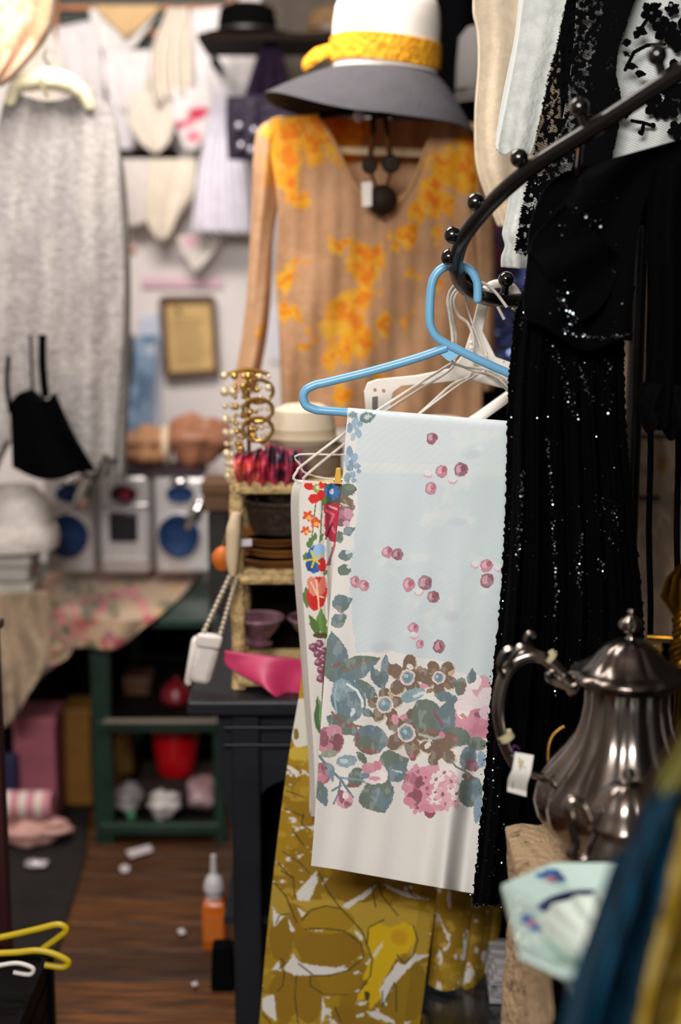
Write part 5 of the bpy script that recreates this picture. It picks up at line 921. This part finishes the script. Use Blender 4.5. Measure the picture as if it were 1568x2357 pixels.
# ------------------------------------------------------------------ black clothes at the right
lc = thing('black_lace_dress', 'black floral lace dress over white slip at the upper right', 'dress', V(1400, 500, 2.2))
cloth('white_slip', M('slip_satin', '#dfe3e0', .6, bump=.1), lc, [(1330, -80), (1322, 100), (1290, 300), (1225, 520), (1205, 575)], [(1720, -80), (1720, 100), (1720, 300), (1720, 420), (1720, 470)], 60, 60, folds(2.265, .012, 3), .004)
def lacep2(p):
    p.a[:] = .99
    wl = [(1500, -90), (1455, 20), (1424, 110), (1418, 170), (1432, 230), (1424, 300), (1405, 380), (1412, 408), (1440, 400), (1446, 360), (1490, 362), (1540, 340), (1600, 310), (1720, 290), (1720, -90)]
    m = p.inside(wl)
    p.a[m] = np.where(np.sin((p.y[m]-.45*p.x[m])*1.05) > .2, .16, .03)
    # lacy left border with small holes
    bd = (p.x-np.interp(p.y, [-80, 180, 340, 480, 580], [1320, 1262, 1232, 1202, 1186])); b = (bd < 95) & (bd > 0)
    hole = b & (fbm(p.x/8, p.y/10, 17) > .57); p.a[hole] = np.where(np.sin((p.y[hole]-.45*p.x[hole])*1.05) > .2, .5, .12)
    h2 = (~m) & (~b) & (fbm(p.x/11, p.y/12, 27) > .74) & (p.x < 1420); p.a[h2] = .5
    # motifs: leaves, roses, stems, opaque black
    s = p.a.copy()
    def op(f):
        c0 = p.c.copy(); p.c[:] = 0; f(); k = p.c[:, 0] > .5; p.c[:] = c0; p.a[k] = .99
    W = '#ffffff'
    for a in ((1432, 100, 1456, 96, 9), (1462, 88, 1472, 68, 9), (1440, 150, 1470, 155, 8), (1462, 168, 1490, 172, 8), (1465, 62, 1490, 80, 9), (1470, 310, 1486, 300, 7), (1500, 285, 1512, 292, 7), (1436, 120, 1452, 130, 6)): op(lambda a=a: p.leaf(*a, W))
    for ln in ([(1440, 160), (1460, 120), (1490, 104), (1530, 102)], [(1455, 278), (1480, 282), (1505, 290)], [(1482, 285), (1478, 308)], [(1480, 60), (1500, 30), (1520, 10)]): op(lambda ln=ln: p.line(ln, 4, W))
    for x, y, r in ((1500, 28, 26), (1530, 66, 30), (1560, 90, 30), (1548, 20, 18), (1510, 245, 28), (1545, 210, 24), (1540, 250, 26), (1560, 300, 24), (1490, 370, 20), (1450, 375, 18), (1440, 260, 14), (1560, 160, 26), (1610, 60, 50), (1600, 220, 50)):
        op(lambda x=x, y=y, r=r: p.flower(x, y, r, W, 5, x, deep=.35))
    for x, y in ((1500, 30), (1535, 66), (1513, 243), (1545, 12), (1570, 80)): p.a[(p.x-x)**2+(p.y-y)**2 < 16] = .35
LC = M('black_lace', '#ffffff', .9, attr='alpha', spec=.04)
cloth('lace_overlay', LC, lc, [(1320, -80), (1288, 80), (1262, 180), (1232, 340), (1202, 480), (1186, 578)], [(1720, -80), (1720, 60), (1720, 160), (1720, 280), (1720, 380), (1720, 470)], 380, 420, lambda u, v, X, Yp: 2.235+.02*np.sin(11*u+1)*np.clip(u*3, 0, 1)*.5, .002, '#060608', lacep2, jag=9, bot=lambda u: 14*np.abs(np.sin(30*u))*(u < .2))
BKD = M('black_crepe', '#030304', .9, bump=.15, bscale=50, spec=.04); SEQ = M('black_sequin', '#5d666b', .22, 1)
bd = thing('sequin_dress', 'long black dress with sequin rows hanging from the spiral rail', 'dress', V(1250, 2090, 2.1))
dY = lambda u, v, X, Yp: 2.11+.022*np.sin(2*PI*6.5*u+1.2*np.sin(2*v))*(.25+.75*v)+.008*np.sin(2*PI*15*u)*v-.02*np.exp(-((u-.2)/.12)**2)
_, SX, SYp, SP_ = cloth('skirt', BKD, bd, [(1232, 560), (1215, 640), (1190, 720), (1177, 820), (1170, 940), (1164, 1200), (1150, 1420), (1134, 1580), (1120, 1760), (1104, 1940), (1088, 2085)], [(1450, 560), (1452, 640), (1440, 720), (1438, 820), (1440, 940), (1462, 1200), (1482, 1420), (1478, 1580), (1460, 1760), (1440, 1940), (1420, 2085)], 200, 300, dY, .012, ret=True, jag=7)
_, PX2, PY2, PP2 = cloth('bodice', BKD, bd, [(1300, 395), (1252, 440), (1222, 520), (1216, 600), (1206, 700), (1215, 740)], [(1640, 300), (1568, 350), (1500, 430), (1470, 540), (1458, 680), (1456, 790)], 90, 110, lambda u, v, X, Yp: 2.06+.02*np.sin(9*u+3*v)*(.4+.6*v)-.02*np.sin(PI*u), .014, bot=lambda u: 30*np.sin(PI*u)-10*np.sin(9*u), ret=True)
cloth('sash_knot', BKD, bd, [(1300, 470), (1260, 510), (1228, 550), (1222, 580)], [(1440, 600), (1420, 640), (1390, 700), (1340, 740)], 40, 40, lambda u, v, X, Yp: 2.03+.018*np.sin(8*u+2*v), .012)
MB().tube(tp([(1330, 400, 2.05), (1334, 360, 2.02), (1338, 325, 1.985), (1345, 300, 1.97), (1356, 312, 1.96)]), .004, 8).build('hanger_hook', MATS['chrome'], bd)
mb = MB()
def seq(x, y, GX, GY, GP, r, off=.004, tilt=.4):
    d = (GX-x)**2+(GY-y)**2; k = np.unravel_index(np.argmin(d), d.shape); Yd = GP[k][1]-off
    c = at(x, y, Yd); n = Vector((RNG.randn()*tilt, -1, .25+RNG.randn()*tilt)).normalized(); a = n.orthogonal().normalized(); b = n.cross(a)
    mb.add([c+np.array(a*math.cos(t)+b*math.sin(t))*r for t in np.linspace(0, 2*PI, 6, endpoint=False)], [tuple(range(6))])
def row(pts, n, jit, GX=SX, GY=SYp, GP=SP_, r=.0017, tilt=.4):
    q = resamp(pts, n)
    for x, y in q: seq(x+RNG.randn()*jit, y+RNG.randn()*2, GX, GY, GP, r*(.7+.6*RNG.rand()), tilt=tilt)
row([(1258, 1000), (1266, 1090), (1272, 1177), (1276, 1260), (1281, 1380)], 110, 2.5); row([(1281, 1380), (1276, 1600)], 30, 2)
row([(1203, 1080), (1199, 1170), (1194, 1240), (1192, 1310)], 70, 3); row([(1342, 1230), (1331, 1306), (1340, 1365)], 50, 4); row([(1382, 1285), (1392, 1330)], 20, 3)
row([(1188, 700), (1180, 860), (1176, 1000), (1170, 1250), (1150, 1480)], 40, 2.5, r=.0012); row([(1215, 640), (1200, 760)], 30, 3); row([(1260, 780), (1300, 860), (1320, 960)], 50, 9); row([(1330, 830), (1365, 930)], 40, 5); row([(1400, 830), (1410, 960)], 20, 6)
row([(1385, 1140), (1410, 1200), (1405, 1260)], 50, 10, r=.0013); row([(1132, 1560), (1112, 1850), (1092, 2080)], 50, 4, r=.0011); row([(1140, 1700), (1130, 2060)], 60, 14, r=.0013); row([(1092, 2080), (1168, 2088)], 40, 5, r=.0013)
row([(1290, 668), (1300, 700), (1320, 735), (1300, 762)], 70, 7, PX2, PY2, PP2); row([(1298, 760), (1340, 772), (1390, 778), (1450, 770)], 70, 4, PX2, PY2, PP2); row([(1365, 608), (1419, 627)], 26, 4, PX2, PY2, PP2); row([(1320, 470), (1350, 500), (1372, 520)], 14, 4, PX2, PY2, PP2); row([(1280, 600), (1300, 640)], 20, 8, PX2, PY2, PP2)
for k in range(110): seq(1150+RNG.rand()*300, 820+RNG.rand()*700, SX, SYp, SP_, .0011, tilt=.5)
for k in range(60): seq(1250+RNG.rand()*190, 450+RNG.rand()*310, PX2, PY2, PP2, .0012, tilt=.5)
mb.build('sequins', SEQ, bd, smooth=False, kind='stuff', label='tiny glinting sequins')
# sheer black dress at right edge with cords
sd = thing('sheer_dress', 'sheer black dress with lace hem and long cords at the right edge', 'dress', V(1540, 1000, 2.05))
SHR = M('black_chiffon', '#040405', .9, alpha=.95, spec=.03)
cloth('chiffon_body', SHR, sd, [(1500, 380), (1490, 520), (1500, 700), (1488, 860), (1470, 950)], [(1720, 380), (1720, 520), (1720, 700), (1720, 860), (1720, 1010)], 50, 70, folds(2.02, .025, 3), .004, bot=lambda u: 30*np.abs(np.sin(9*u)))
cloth('lace_hem', M('black_hem', '#040405', .9, bump=1, bscale=70, spec=.05), sd, [(1480, 880), (1462, 930), (1470, 960)], [(1720, 900), (1720, 960), (1720, 1030)], 60, 16, folds(2.0, .02, 4), .006, bot=lambda u: 34*np.abs(np.sin(16*u)))
cloth('chiffon_veil', M('thin_chiffon', '#060505', .9, alpha=.12, spec=.02), sd, [(1455, 800), (1452, 1100), (1476, 1420), (1478, 1600)], [(1720, 800), (1720, 1100), (1720, 1420), (1720, 1600)], 40, 40, folds(2.3, .02, 4), .002)
for x, y0 in ((1496, 560), (1560, 560)): MB().tube([V(x+2*math.sin(k), y0+k*60, 2.24) for k in range(16)], .0048, 6).build('cord', BKD, sd)
# ------------------------------------------------------------------ side table with silver, platter, doily
TZ2 = .69; tx0, tx1, ty0, ty1 = .256, .98, 1.22, 1.99
DW = M('dark_walnut', '#140c08', .6, spec=.2, var=.3, scale=14)
tt = thing('side_table', 'small dark wooden table carrying the silver pots', 'table', ((tx0+tx1)/2, (ty0+ty1)/2, 0))
MB().box(((tx0+tx1)/2, (ty0+ty1)/2, TZ2-.012), (tx1-tx0, ty1-ty0, .024)).build('tabletop', DW, tt, smooth=False, bevel=.004)
for x in (tx0+.05, tx1-.05):
    for y in (ty0+.05, ty1-.05): MB().box((x, y, (TZ2-.024)/2), (.04, .04, TZ2-.024)).build('leg', DW, tt, smooth=False, bevel=.004)
for y in (ty0+.05, ty1-.05): MB().box(((tx0+tx1)/2, y, TZ2-.055), (tx1-tx0-.14, .02, .06)).build('apron', DW, tt, smooth=False)
# lace doily: lies on the table and falls over its left edge
DOI = M('ecru_crochet', '#ffffff', .95, attr='alpha', var=.06, scale=120, bump=.9, bscale=90)
def doip(p):
    h = fbm(p.x/6, p.y/4, 33) > .66; edge = np.interp(p.y, [1860, 1960, 2040, 2130, 2240, 2360], [1200, 1168, 1160, 1162, 1176, 1190])
    p.a[h & (np.abs(p.x-edge) < 60) & (np.sin(p.y/9.)+np.sin(p.x/11.) > .3)] = 0; p.noise(7, .62, '#8f7048', 37, .35)
dl = thing('lace_doily', 'ecru crochet runner with scalloped edge falling off the silver pots table', 'doily', (tx0, 1.8, TZ2))
xe = tx0-.006
def grid_obj(nm, P, mat, parent, col, pt=None):
    nv, nu = P.shape[:2]; f = [(j*nu+i, j*nu+i+1, (j+1)*nu+i+1, (j+1)*nu+i) for j in range(nv-1) for i in range(nu-1)]
    me = bpy.data.meshes.new(nm); me.from_pydata(P.reshape(-1, 3).tolist(), [], f); me.update()
    if col:
        d = P.reshape(-1, 3); dep = d[:, 1]*CP+(CAMZ-d[:, 2])*SP; X = 784+d[:, 0]/dep*FPX; Yp = 1178.5-(d[:, 1]*SP*1.0+(d[:, 2]-CAMZ)*CP)/dep*FPX
        q = Paint(X, Yp, col)
        if pt: pt(q)
        a = me.color_attributes.new('Col', 'FLOAT_COLOR', 'POINT'); a.data.foreach_set('color', np.concatenate([q.c, q.a[:, None]], 1).astype(np.float32).ravel())
    o = link(me, nm, mat, parent); s = o.modifiers.new('th', 'SOLIDIFY'); s.thickness = .003; s.offset = 0
    return o
S_ = np.linspace(0, 1, 150); TT = np.linspace(0, 1, 200)
P = np.zeros((150, 200, 3))
for j, s_ in enumerate(S_):            # s: from on the table (0) over the edge (about .3) and down (1)
    for i, t_ in enumerate(TT):        # t: far edge (0) to near edge (1)
        yf = 1.975-.16*max(0, s_-.28)**.8*.9-.05*max(0, .25-abs(s_-.3))*0+.008*math.cos(s_*60); yn = 1.50+.06*s_-.10*max(0, s_-.3)+.008*math.cos(s_*55)
        y = yf+(yn-yf)*t_; L_ = s_*.52-.17
        if L_ < 0: P[j, i] = (xe-L_+.004, y, TZ2+.004)
        else:
            fx = .014*math.sin(t_*14+1)*min(1, L_*6); P[j, i] = (xe-.008-.03*min(L_, .3)+fx, y, TZ2+.003-L_+(.010*abs(math.sin(t_*40)) if j > 146 else 0))
grid_obj('doily_cloth', P, DOI, dl, '#a98f6e', doip)
# --- coffee pot
SLV = M('tarnished_silver', '#8f8680', .2, 1, var=.35, scale=7, bump=.05, bscale=20); SLD = M('dark_silver', '#7d736d', .24, 1, var=.3, scale=10)
PY = 1.86; pc0 = V(1435, 1900, PY); ax = pc0[0]
def zpx(y, Y=PY): return V(1435, y, Y)[2]
def rpx(r, Y=PY, y=1800): return V(784+r, y, Y)[0]
cp = thing('coffee_pot', 'large tarnished silver coffee pot with fluted body and scrolled handle', 'coffee pot', (ax, PY, TZ2))
flute = lambda n, a_: (lambda r, z, a, i: (r*(1+a_*(abs(math.cos(n*a/2))-.5)), z))
o0 = TZ2+.012
MB().lathe([(0, o0), (rpx(60), o0), (rpx(95), o0+.004), (rpx(98), o0+.012), (rpx(80), o0+.02), (rpx(118), zpx(1945)), (rpx(165), zpx(1915)), (rpx(195), zpx(1875)), (rpx(203), zpx(1840)), (rpx(196), zpx(1805)), (rpx(172), zpx(1770)), (rpx(142), zpx(1735)), (rpx(118), zpx(1700)), (rpx(103), zpx(1660)), (rpx(96), zpx(1620)), (rpx(95), zpx(1580)), (rpx(97), zpx(1572)), (0, zpx(1572))], (ax, PY, 0), 96, flute(12, .07)).build('body', SLV, cp)
ld = MB().lathe([(rpx(100), zpx(1574)), (rpx(118), zpx(1572)), (rpx(132), zpx(1558)), (rpx(134), zpx(1550)), (rpx(128), zpx(1543)), (rpx(114), zpx(1540)), (rpx(96), zpx(1531)), (rpx(80), zpx(1516)), (rpx(68), zpx(1500)), (rpx(56), zpx(1487)), (rpx(36), zpx(1476)), (rpx(12), zpx(1470)), (0, zpx(1470))], (ax, PY, 0), 96, lambda r, z, a, i: (r*(1+(.0 if i < 3 else .05)*(abs(math.cos(6*a))-.5)), z)).build('lid', SLD, cp)
MB().lathe([(rpx(12), zpx(1472)), (rpx(6), zpx(1462)), (rpx(7), zpx(1457)), (rpx(18), zpx(1452)), (rpx(26), zpx(1440)), (rpx(24), zpx(1428)), (rpx(12), zpx(1419)), (rpx(4), zpx(1415)), (rpx(8), zpx(1408)), (rpx(5), zpx(1402)), (0, zpx(1400))], (ax, PY, 0), 48, flute(10, .12)).build('finial', SLV, ld)
hd = MB().tube(tp([(1322, 1592), (1300, 1562), (1280, 1536), (1250, 1514), (1218, 1510), (1186, 1524), (1163, 1556), (1150, 1600), (1148, 1650), (1158, 1700), (1172, 1738), (1190, 1765), (1225, 1782), (1252, 1790)], PY, 6), [.009, .0085, .009, .0095, .01, .0095, .009, .0085, .008, .0075, .007, .006, .005, .006], 12).build('handle', SLV, cp)
for pts, r in (([(1252, 1506), (1228, 1496), (1212, 1478), (1216, 1460), (1228, 1458), (1230, 1468)], .004), ([(1160, 1560), (1150, 1530), (1162, 1500), (1182, 1494), (1188, 1506), (1178, 1512)], .0045), ([(1175, 1538), (1178, 1512), (1196, 1490), (1212, 1490), (1210, 1502)], .0045), ([(1322, 1592), (1300, 1580), (1268, 1566), (1262, 1550), (1274, 1546)], .0045), ([(1330, 1572), (1312, 1578), (1296, 1566), (1300, 1552)], .004), ([(1182, 1752), (1190, 1738), (1200, 1742)], .004)):
    MB().tube(tp(pts, PY-.006, 6), [r, r*1.1, r, r*.7], 8).build('scroll', SLV, hd)
for a, b in (((1253, 1522), (1280, 1502)), ((1153, 1700), (1178, 1690))):
    MB().tube([V(*a, PY), V(*b, PY)], .0098, 12).build('insulator', M('ivory', '#b3a683', .5), hd) if False else MB().tube([V((a[0]+b[0])/2-5, (a[1]+b[1])/2-(3 if a[0] > 1200 else 7), PY), V((a[0]+b[0])/2+3, (a[1]+b[1])/2+(4 if a[0] > 1200 else 7), PY)], .0112, 14).build('insulator', M('ivory', '#b3a683', .5), hd)
MB().tube(tp([(1600, 1850), (1660, 1800), (1690, 1700), (1730, 1620)], PY, 6), [.022, .018, .013, .011], 14).build('spout', SLV, cp)
for a in (.9, 2.3, 3.9, 5.4):
    p = (ax+rpx(85)*math.cos(a), PY+rpx(85)*math.sin(a)); MB().tube([(p[0], p[1], TZ2+.03), (p[0]+.012*math.cos(a), p[1]+.012*math.sin(a), TZ2+.015), (p[0]+.016*math.cos(a), p[1]+.016*math.sin(a), TZ2+.006)], [.008, .006, .009], 10).build('foot', SLD, cp)
# price tag on handle
def tagp(p):
    for k, y in enumerate((1748, 1756, 1764)): p.line([(1194, y-2), (1200, y+3), (1197, y+8)], 1.4, '#8f7c1c')
    p.line([(1205, 1750), (1203, 1760)], 1.4, '#8f7c1c'); p.line([(1202, 1764), (1210, 1768)], 1.2, '#8f7c1c'); p.line([(1182, 1800), (1180, 1815)], 1.0, '#3a3a3a')
pt = thing('price_label', 'folded white price label tied to the coffee pot handle', 'price label', V(1198, 1820, PY-.02))
cloth('paper_strip', M('label_paper', '#ffffff', .6, attr=True), pt, [(1186, 1734), (1180, 1770), (1170, 1795), (1168, 1822)], [(1229, 1742), (1222, 1780), (1214, 1806), (1212, 1834)], 60, 90, lambda u, v, X, Yp: PY-.016-.014*np.sin(PI*np.clip(v*1.15, 0, 1))+0*u, .0012, '#d5d3cc', tagp, top=lambda u: -3+0*u)
MB().tube(tp([(1190, 1745), (1180, 1730), (1184, 1716), (1196, 1724)], PY-.012, 5), .001, 6).build('string', M('purple_string', '#4a1a5c', .6), pt)
# --- small sugar pot in front
QY = 1.685; qx = V(1443, 1900, QY)[0]
sp_ = thing('sugar_pot', 'small tarnished silver sugar pot before the coffee pot', 'sugar pot', (qx, QY, TZ2))
zq = lambda y: zpx(y, QY); rq = lambda r: rpx(r, QY)
zb = TZ2+.0045
MB().lathe([(0, zb), (rq(50), zb), (rq(54), zb+.006), (rq(40), zb+.014), (rq(70), zq(2020)), (rq(92), zq(1985)), (rq(90), zq(1950)), (rq(76), zq(1925)), (rq(72), zq(1910)), (rq(74), zq(1903)), (0, zq(1903))], (qx, QY, 0), 80, flute(10, .08)).build('body', SLV, sp_)
sl = MB().lathe([(rq(74), zq(1908)), (rq(88), zq(1904)), (rq(90), zq(1892)), (rq(82), zq(1884)), (rq(76), zq(1860)), (rq(62), zq(1828)), (rq(40), zq(1808)), (rq(12), zq(1800)), (0, zq(1800))], (qx, QY, 0), 80, lambda r, z, a, i: (r*(1+(.0 if i < 3 else .06)*(abs(math.cos(5*a))-.5)), z)).build('lid', SLV, sp_)
MB().lathe([(rq(5), zq(1802)), (rq(4), zq(1796)), (rq(14), zq(1790)), (rq(16), zq(1780)), (rq(12), zq(1770)), (0, zq(1766))], (qx, QY, 0), 24).build('knob', SLV, sl)
for s_ in (-1, 1):
    f_ = lambda d: 1443+s_*d
    MB().tube(tp([(f_(78), 1912), (f_(100), 1860), (f_(122), 1842), (f_(134), 1860), (f_(126), 1900), (f_(118), 1940), (f_(128), 1965), (f_(110), 1980), (f_(88), 1972)], QY, 5), [.005, .007, .008, .008, .007, .007, .008, .006, .005], 10).build('handle', SLV, sp_)
# --- celadon platter on foot with a white dish in it
RZ = .80; PC = np.array((.354, 1.456))
CEL = M('celadon_glaze', '#bcd3cc', .22, var=.03, coat=.4)
pl = thing('celadon_platter', 'pale celadon footed platter with cut corners and blue red motifs', 'platter', (PC[0], PC[1], TZ2))
OUT = [np.array(q) for q in ((.186, 1.372), (.186, 1.536), (.252, 1.596), (.456, 1.596), (.522, 1.536), (.522, 1.372), (.456, 1.322), (.225, 1.330))]
def ringdish(prof):
    pts = []; n = len(OUT)
    for k in range(n):
        for t in np.linspace(0, 1, 6, endpoint=False): pts.append(OUT[k]*(1-t)+OUT[(k+1) % n]*t)
    mb = MB(); m = len(pts); v = []; f = []
    for fr, z in prof:
        for q in pts: w2 = PC+(q-PC)*fr; v.append((w2[0], w2[1], z))
    for a in range(len(prof)-1):
        for b in range(m): c_ = (b+1) % m; f.append((a*m+b, (a+1)*m+b, (a+1)*m+c_, a*m+c_))
    f.append(tuple(range(m))); f.append(tuple(range((len(prof)-1)*m, len(prof)*m))[::-1])
    return mb.add(v, f)
ringdish([(.5, RZ-.068), (.60, RZ-.064), (.655, RZ-.045), (.70, RZ-.022), (.97, RZ-.002), (1.0, RZ), (1.005, RZ-.006), (.98, RZ-.011), (.72, RZ-.034), (.64, RZ-.072), (.5, RZ-.078)]).build('dish', CEL, pl)
MB().lathe([(.05, RZ-.076), (.055, RZ-.08), (.042, RZ-.088), (.04, TZ2+.015), (.06, TZ2+.012), (.065, TZ2+.003), (0, TZ2+.003)], (PC[0], PC[1], 0), 40).build('foot', M('celadon_foot', '#8ca398', .3), pl)
BLG = M('cobalt_glaze', '#1c5596', .3); RDG = M('rose_glaze', '#a5707f', .3); NVG = M('navy_glaze', '#0a1150', .3)
def rimz(px, py):
    q = np.array(onz(px, py, RZ-.011)); d = q[:2]-PC
    fr = max(abs(d[0])/.168, abs(d[1])/.137); z = RZ-.002-.020*(.97-min(fr, .97))/.27
    return onz(px, py, z+.0012)
def motif(px, py, rx, ry, mt, rot=0):
    rx *= 1.35; ry *= 1.35; c_ = rimz(px, py); MB().ell(c_, (rx, ry, .0016), 14, 6, R=Matrix.Rotation(math.radians(rot), 4, 'Z')).build('painted_motif', mt, pl)
for (x, y, rx, ry, m_, r0) in ((1222, 2030, .010, .007, BLG, 30), (1236, 2040, .007, .007, BLG, 0), (1210, 2022, .005, .003, BLG, 0), (1276, 2008, .006, .007, BLG, 0), (1284, 2022, .008, .005, BLG, 30), (1266, 2006, .006, .004, BLG, 0), (1246, 2014, .006, .004, BLG, 20), (1244, 2028, .007, .007, RDG, 0), (1258, 2024, .008, .008, RDG, 0), (1270, 2020, .006, .007, RDG, 0), (1264, 2038, .003, .003, BLG, 0), (1210, 2112, .006, .006, BLG, 0), (1218, 2122, .006, .009, RDG, 0), (1226, 2134, .006, .006, BLG, 0), (1206, 2122, .003, .004, BLG, 0)): motif(x, y, rx, ry, m_, r0)
MB().tube(cr([onz(x, y, RZ-.0195) for x, y in ((1240, 2096), (1262, 2078), (1295, 2066), (1330, 2060), (1370, 2060))], 6), .013, 8, flat=.4).build('navy_band', NVG, pl)
sd_ = thing('shell_dish', 'white scalloped porcelain dish lying in the celadon platter', 'dish', (PC[0]+.01, PC[1]-.03, RZ-.042))
sc2 = lambda r, z, a, i: (r*(1+.035*math.cos(16*a)+.20*math.cos(2*a-.9)), z)
dc = onz(1462, 2132, RZ-.0); dc = (dc[0], dc[1], 0)
MB().lathe([(0, RZ-.060), (.035, RZ-.058), (.06, RZ-.034), (.08, RZ-.006), (.088, RZ+.006), (.09, RZ+.009), (.087, RZ+.009), (.074, RZ-.004), (.05, RZ-.022), (0, RZ-.026)], dc, 96, sc2).build('bowl', M('white_porcelain', '#d3ddd4', .2, coat=.5), sd_)
MB().lathe([(.0, RZ+.012), (.03, RZ+.009), (.048, RZ-.001), (.052, RZ-.009), (.046, RZ-.016), (0, RZ-.025)], dc, 48, sc2).build('soap', M('white_soap', '#d8ded6', .35), sd_)
# --- gilt candlestick behind the pots
GLT = M('gilt', '#6b4a0c', .38, .9, var=.4, scale=30)
gs = thing('gilt_candlestick', 'gilt candlestick wrapped in twisted leaves at the right edge', 'candlestick', (V(1562, 1500, 1.93)[0]+.004, 1.93, TZ2))
gx = V(1566, 1500, 1.93)[0]; gz = lambda y: V(1566, y, 1.93)[2]
MB().lathe([(0, 0), (.05, 0), (.05, .008), (.015, .03), (.008, .06), (0, .06)], (gx, 1.93, TZ2+.001), 28).build('base', GLT, gs)
MB().tube([(gx, 1.93, TZ2+.05), (gx, 1.93, gz(1330))], .006, 10).build('stem', GLT, gs)
for k in range(5):
    MB().tube([(gx+(.011+.004*math.sin(i*.5+k))*math.cos(i*.42+k*2*PI/5), 1.93+(.011)*math.sin(i*.42+k*2*PI/5), gz(1545)+(gz(1400)-gz(1545))*i/30) for i in range(31)], .0045, 6).build('twisted_leaf', GLT, gs)
for k in range(8):
    a = k*2*PI/8; MB().tube([(gx+.008*math.cos(a), 1.93+.008*math.sin(a), gz(1420)), (gx+.026*math.cos(a), 1.93+.026*math.sin(a), gz(1370)), (gx+.02*math.cos(a), 1.93+.02*math.sin(a), gz(1330)), (gx+.004*math.cos(a), 1.93+.004*math.sin(a), gz(1298))], [.004, .009, .007, .002], 8, flat=.4).build('leaf_cup', GLT, gs)
MB().tube([V(1490, 1466, 1.94), V(1530, 1468, 1.935), (gx, 1.93, gz(1470))], .004, 8).build('side_arm', GLT, gs)
MB().lathe([(0, 0), (.008, 0), (.01, .012), (.014, .014), (.012, .024), (0, .024)], (lambda q: (q[0], q[1], q[2]-.03))(V(1505, 1470, 1.94)), 16).build('side_cup', M('brass_pale', '#a8905a', .35, .8), gs)
tag(MB().tube(tp([(1300, 1672, 1.99), (1284, 1682, 1.99), (1268, 1702, 1.985), (1262, 1735, 1.98), (1264, 1790, 1.975), (1266, 1990, 1.97)], n=6), .003, 8).build('gilt_wire', M('gilt_dull', '#7a5a20', .45, .8)), 'curved gilt wire standing behind the coffee pot', 'wire')
# ------------------------------------------------------------------ teal silk scarf in the near right corner
def tealp(p):
    p.noise(60, .5, '#041c2a', 101, .8, sy=260); p.noise(26, .6, '#0a3d56', 105, .6, sy=200)
    k = p.x-np.interp(p.y, [1650, 1760, 1900, 2050, 2200, 2400], [1640, 1602, 1566, 1535, 1500, 1455]); j = 14*(fbm(p.x/20, p.y/40, 7)-.5)
    p.put(k+j > 0, '#7d6416'); p.put((k+j > 0) & (fbm(p.x/30, p.y/70, 9) > .52), '#8f7a3a'); p.put((k+j > 0) & (fbm(p.x/22, p.y/60, 19) > .62), '#4d3d10')
    t = (p.y+.9*(p.x-1500)+j < 1790); p.put(t, '#55401a'); p.put((p.y+.9*(p.x-1500)+j < 1830) & ~t & (fbm(p.x/14, p.y/14, 3) > .45), '#3a4a3a'); p.put((p.y+.6*(p.x-1500) < 1850) & (p.x > 1520) & (k < 0), '#6f6a2c', .8)
    e = p.x-np.interp(p.y, [1690, 1830, 1960, 2130, 2280, 2400], [1568, 1480, 1420, 1360, 1310, 1280]); p.put((e < 16) & (p.y < 1960), '#4a2f18', .8)
tg = thing('silk_wrap', 'teal and olive silk wrap hanging in the near right corner', 'wrap', V(1480, 2357, 1.2))
cloth('silk_fall', M('teal_silk', '#ffffff', .5, attr=True, spec=.2), tg, [(1600, 1640), (1545, 1725), (1482, 1828), (1422, 1958), (1362, 2130), (1312, 2280), (1270, 2480)], [(1900, 1600), (1890, 1700), (1870, 1830), (1850, 1960), (1830, 2130), (1810, 2280), (1790, 2480)], 160, 200, lambda u, v, X, Yp: 1.17-.05*v+.028*np.sin(2*PI*4.2*u+2.2*v)*(.3+.7*v)+.010*np.sin(2*PI*9*u+v), .004, '#062c40', tealp)
# ------------------------------------------------------------------ under the hanging cloths: trunk and papers
tr = thing('storage_chest', 'dark grey glossy storage chest on the floor under the mustard cloth', 'chest', (.27, 2.44, 0))
GLK = M('glossy_black', '#1c1e22', .22, coat=.5, var=.2, scale=6)
tz = .15
MB().box((.268, 2.45, tz/2-.015), (.22, .26, tz-.03)).build('chest_body', GLK, tr, smooth=False, bevel=.01)
MB().box((.268, 2.45, tz-.016), (.236, .276, .03)).build('chest_lid', GLK, tr, smooth=False, bevel=.01)
MB().tube([(.152, 2.31, tz-.01), (.384, 2.31, tz-.01)], .003, 6).build('metal_edge', M('edge_steel', '#6a6a6e', .3, .9), tr)
MGZ = M('magazine_paper', '#a6a4a8', .5, rnd=.2)
for k in range(6):
    zz = tz+.001+.011*k; o = MB().box((.325+.004*(k % 3), 2.505+.006*(k % 2), zz+.0045), (.09, .13, .009), Matrix.Rotation(.05*(k % 3-1), 4, 'Z')).build('magazine', MGZ, None, smooth=False, bevel=.001)
    tag(o, ['white magazine lowest of the pile on the chest', 'second magazine from the bottom of the chest pile', 'third magazine from the bottom of the chest pile', 'third magazine from the top of the chest pile', 'second magazine from the top of the chest pile', 'white magazine topmost of the pile on the chest'][k], 'magazine', 'magazines piled on the chest')
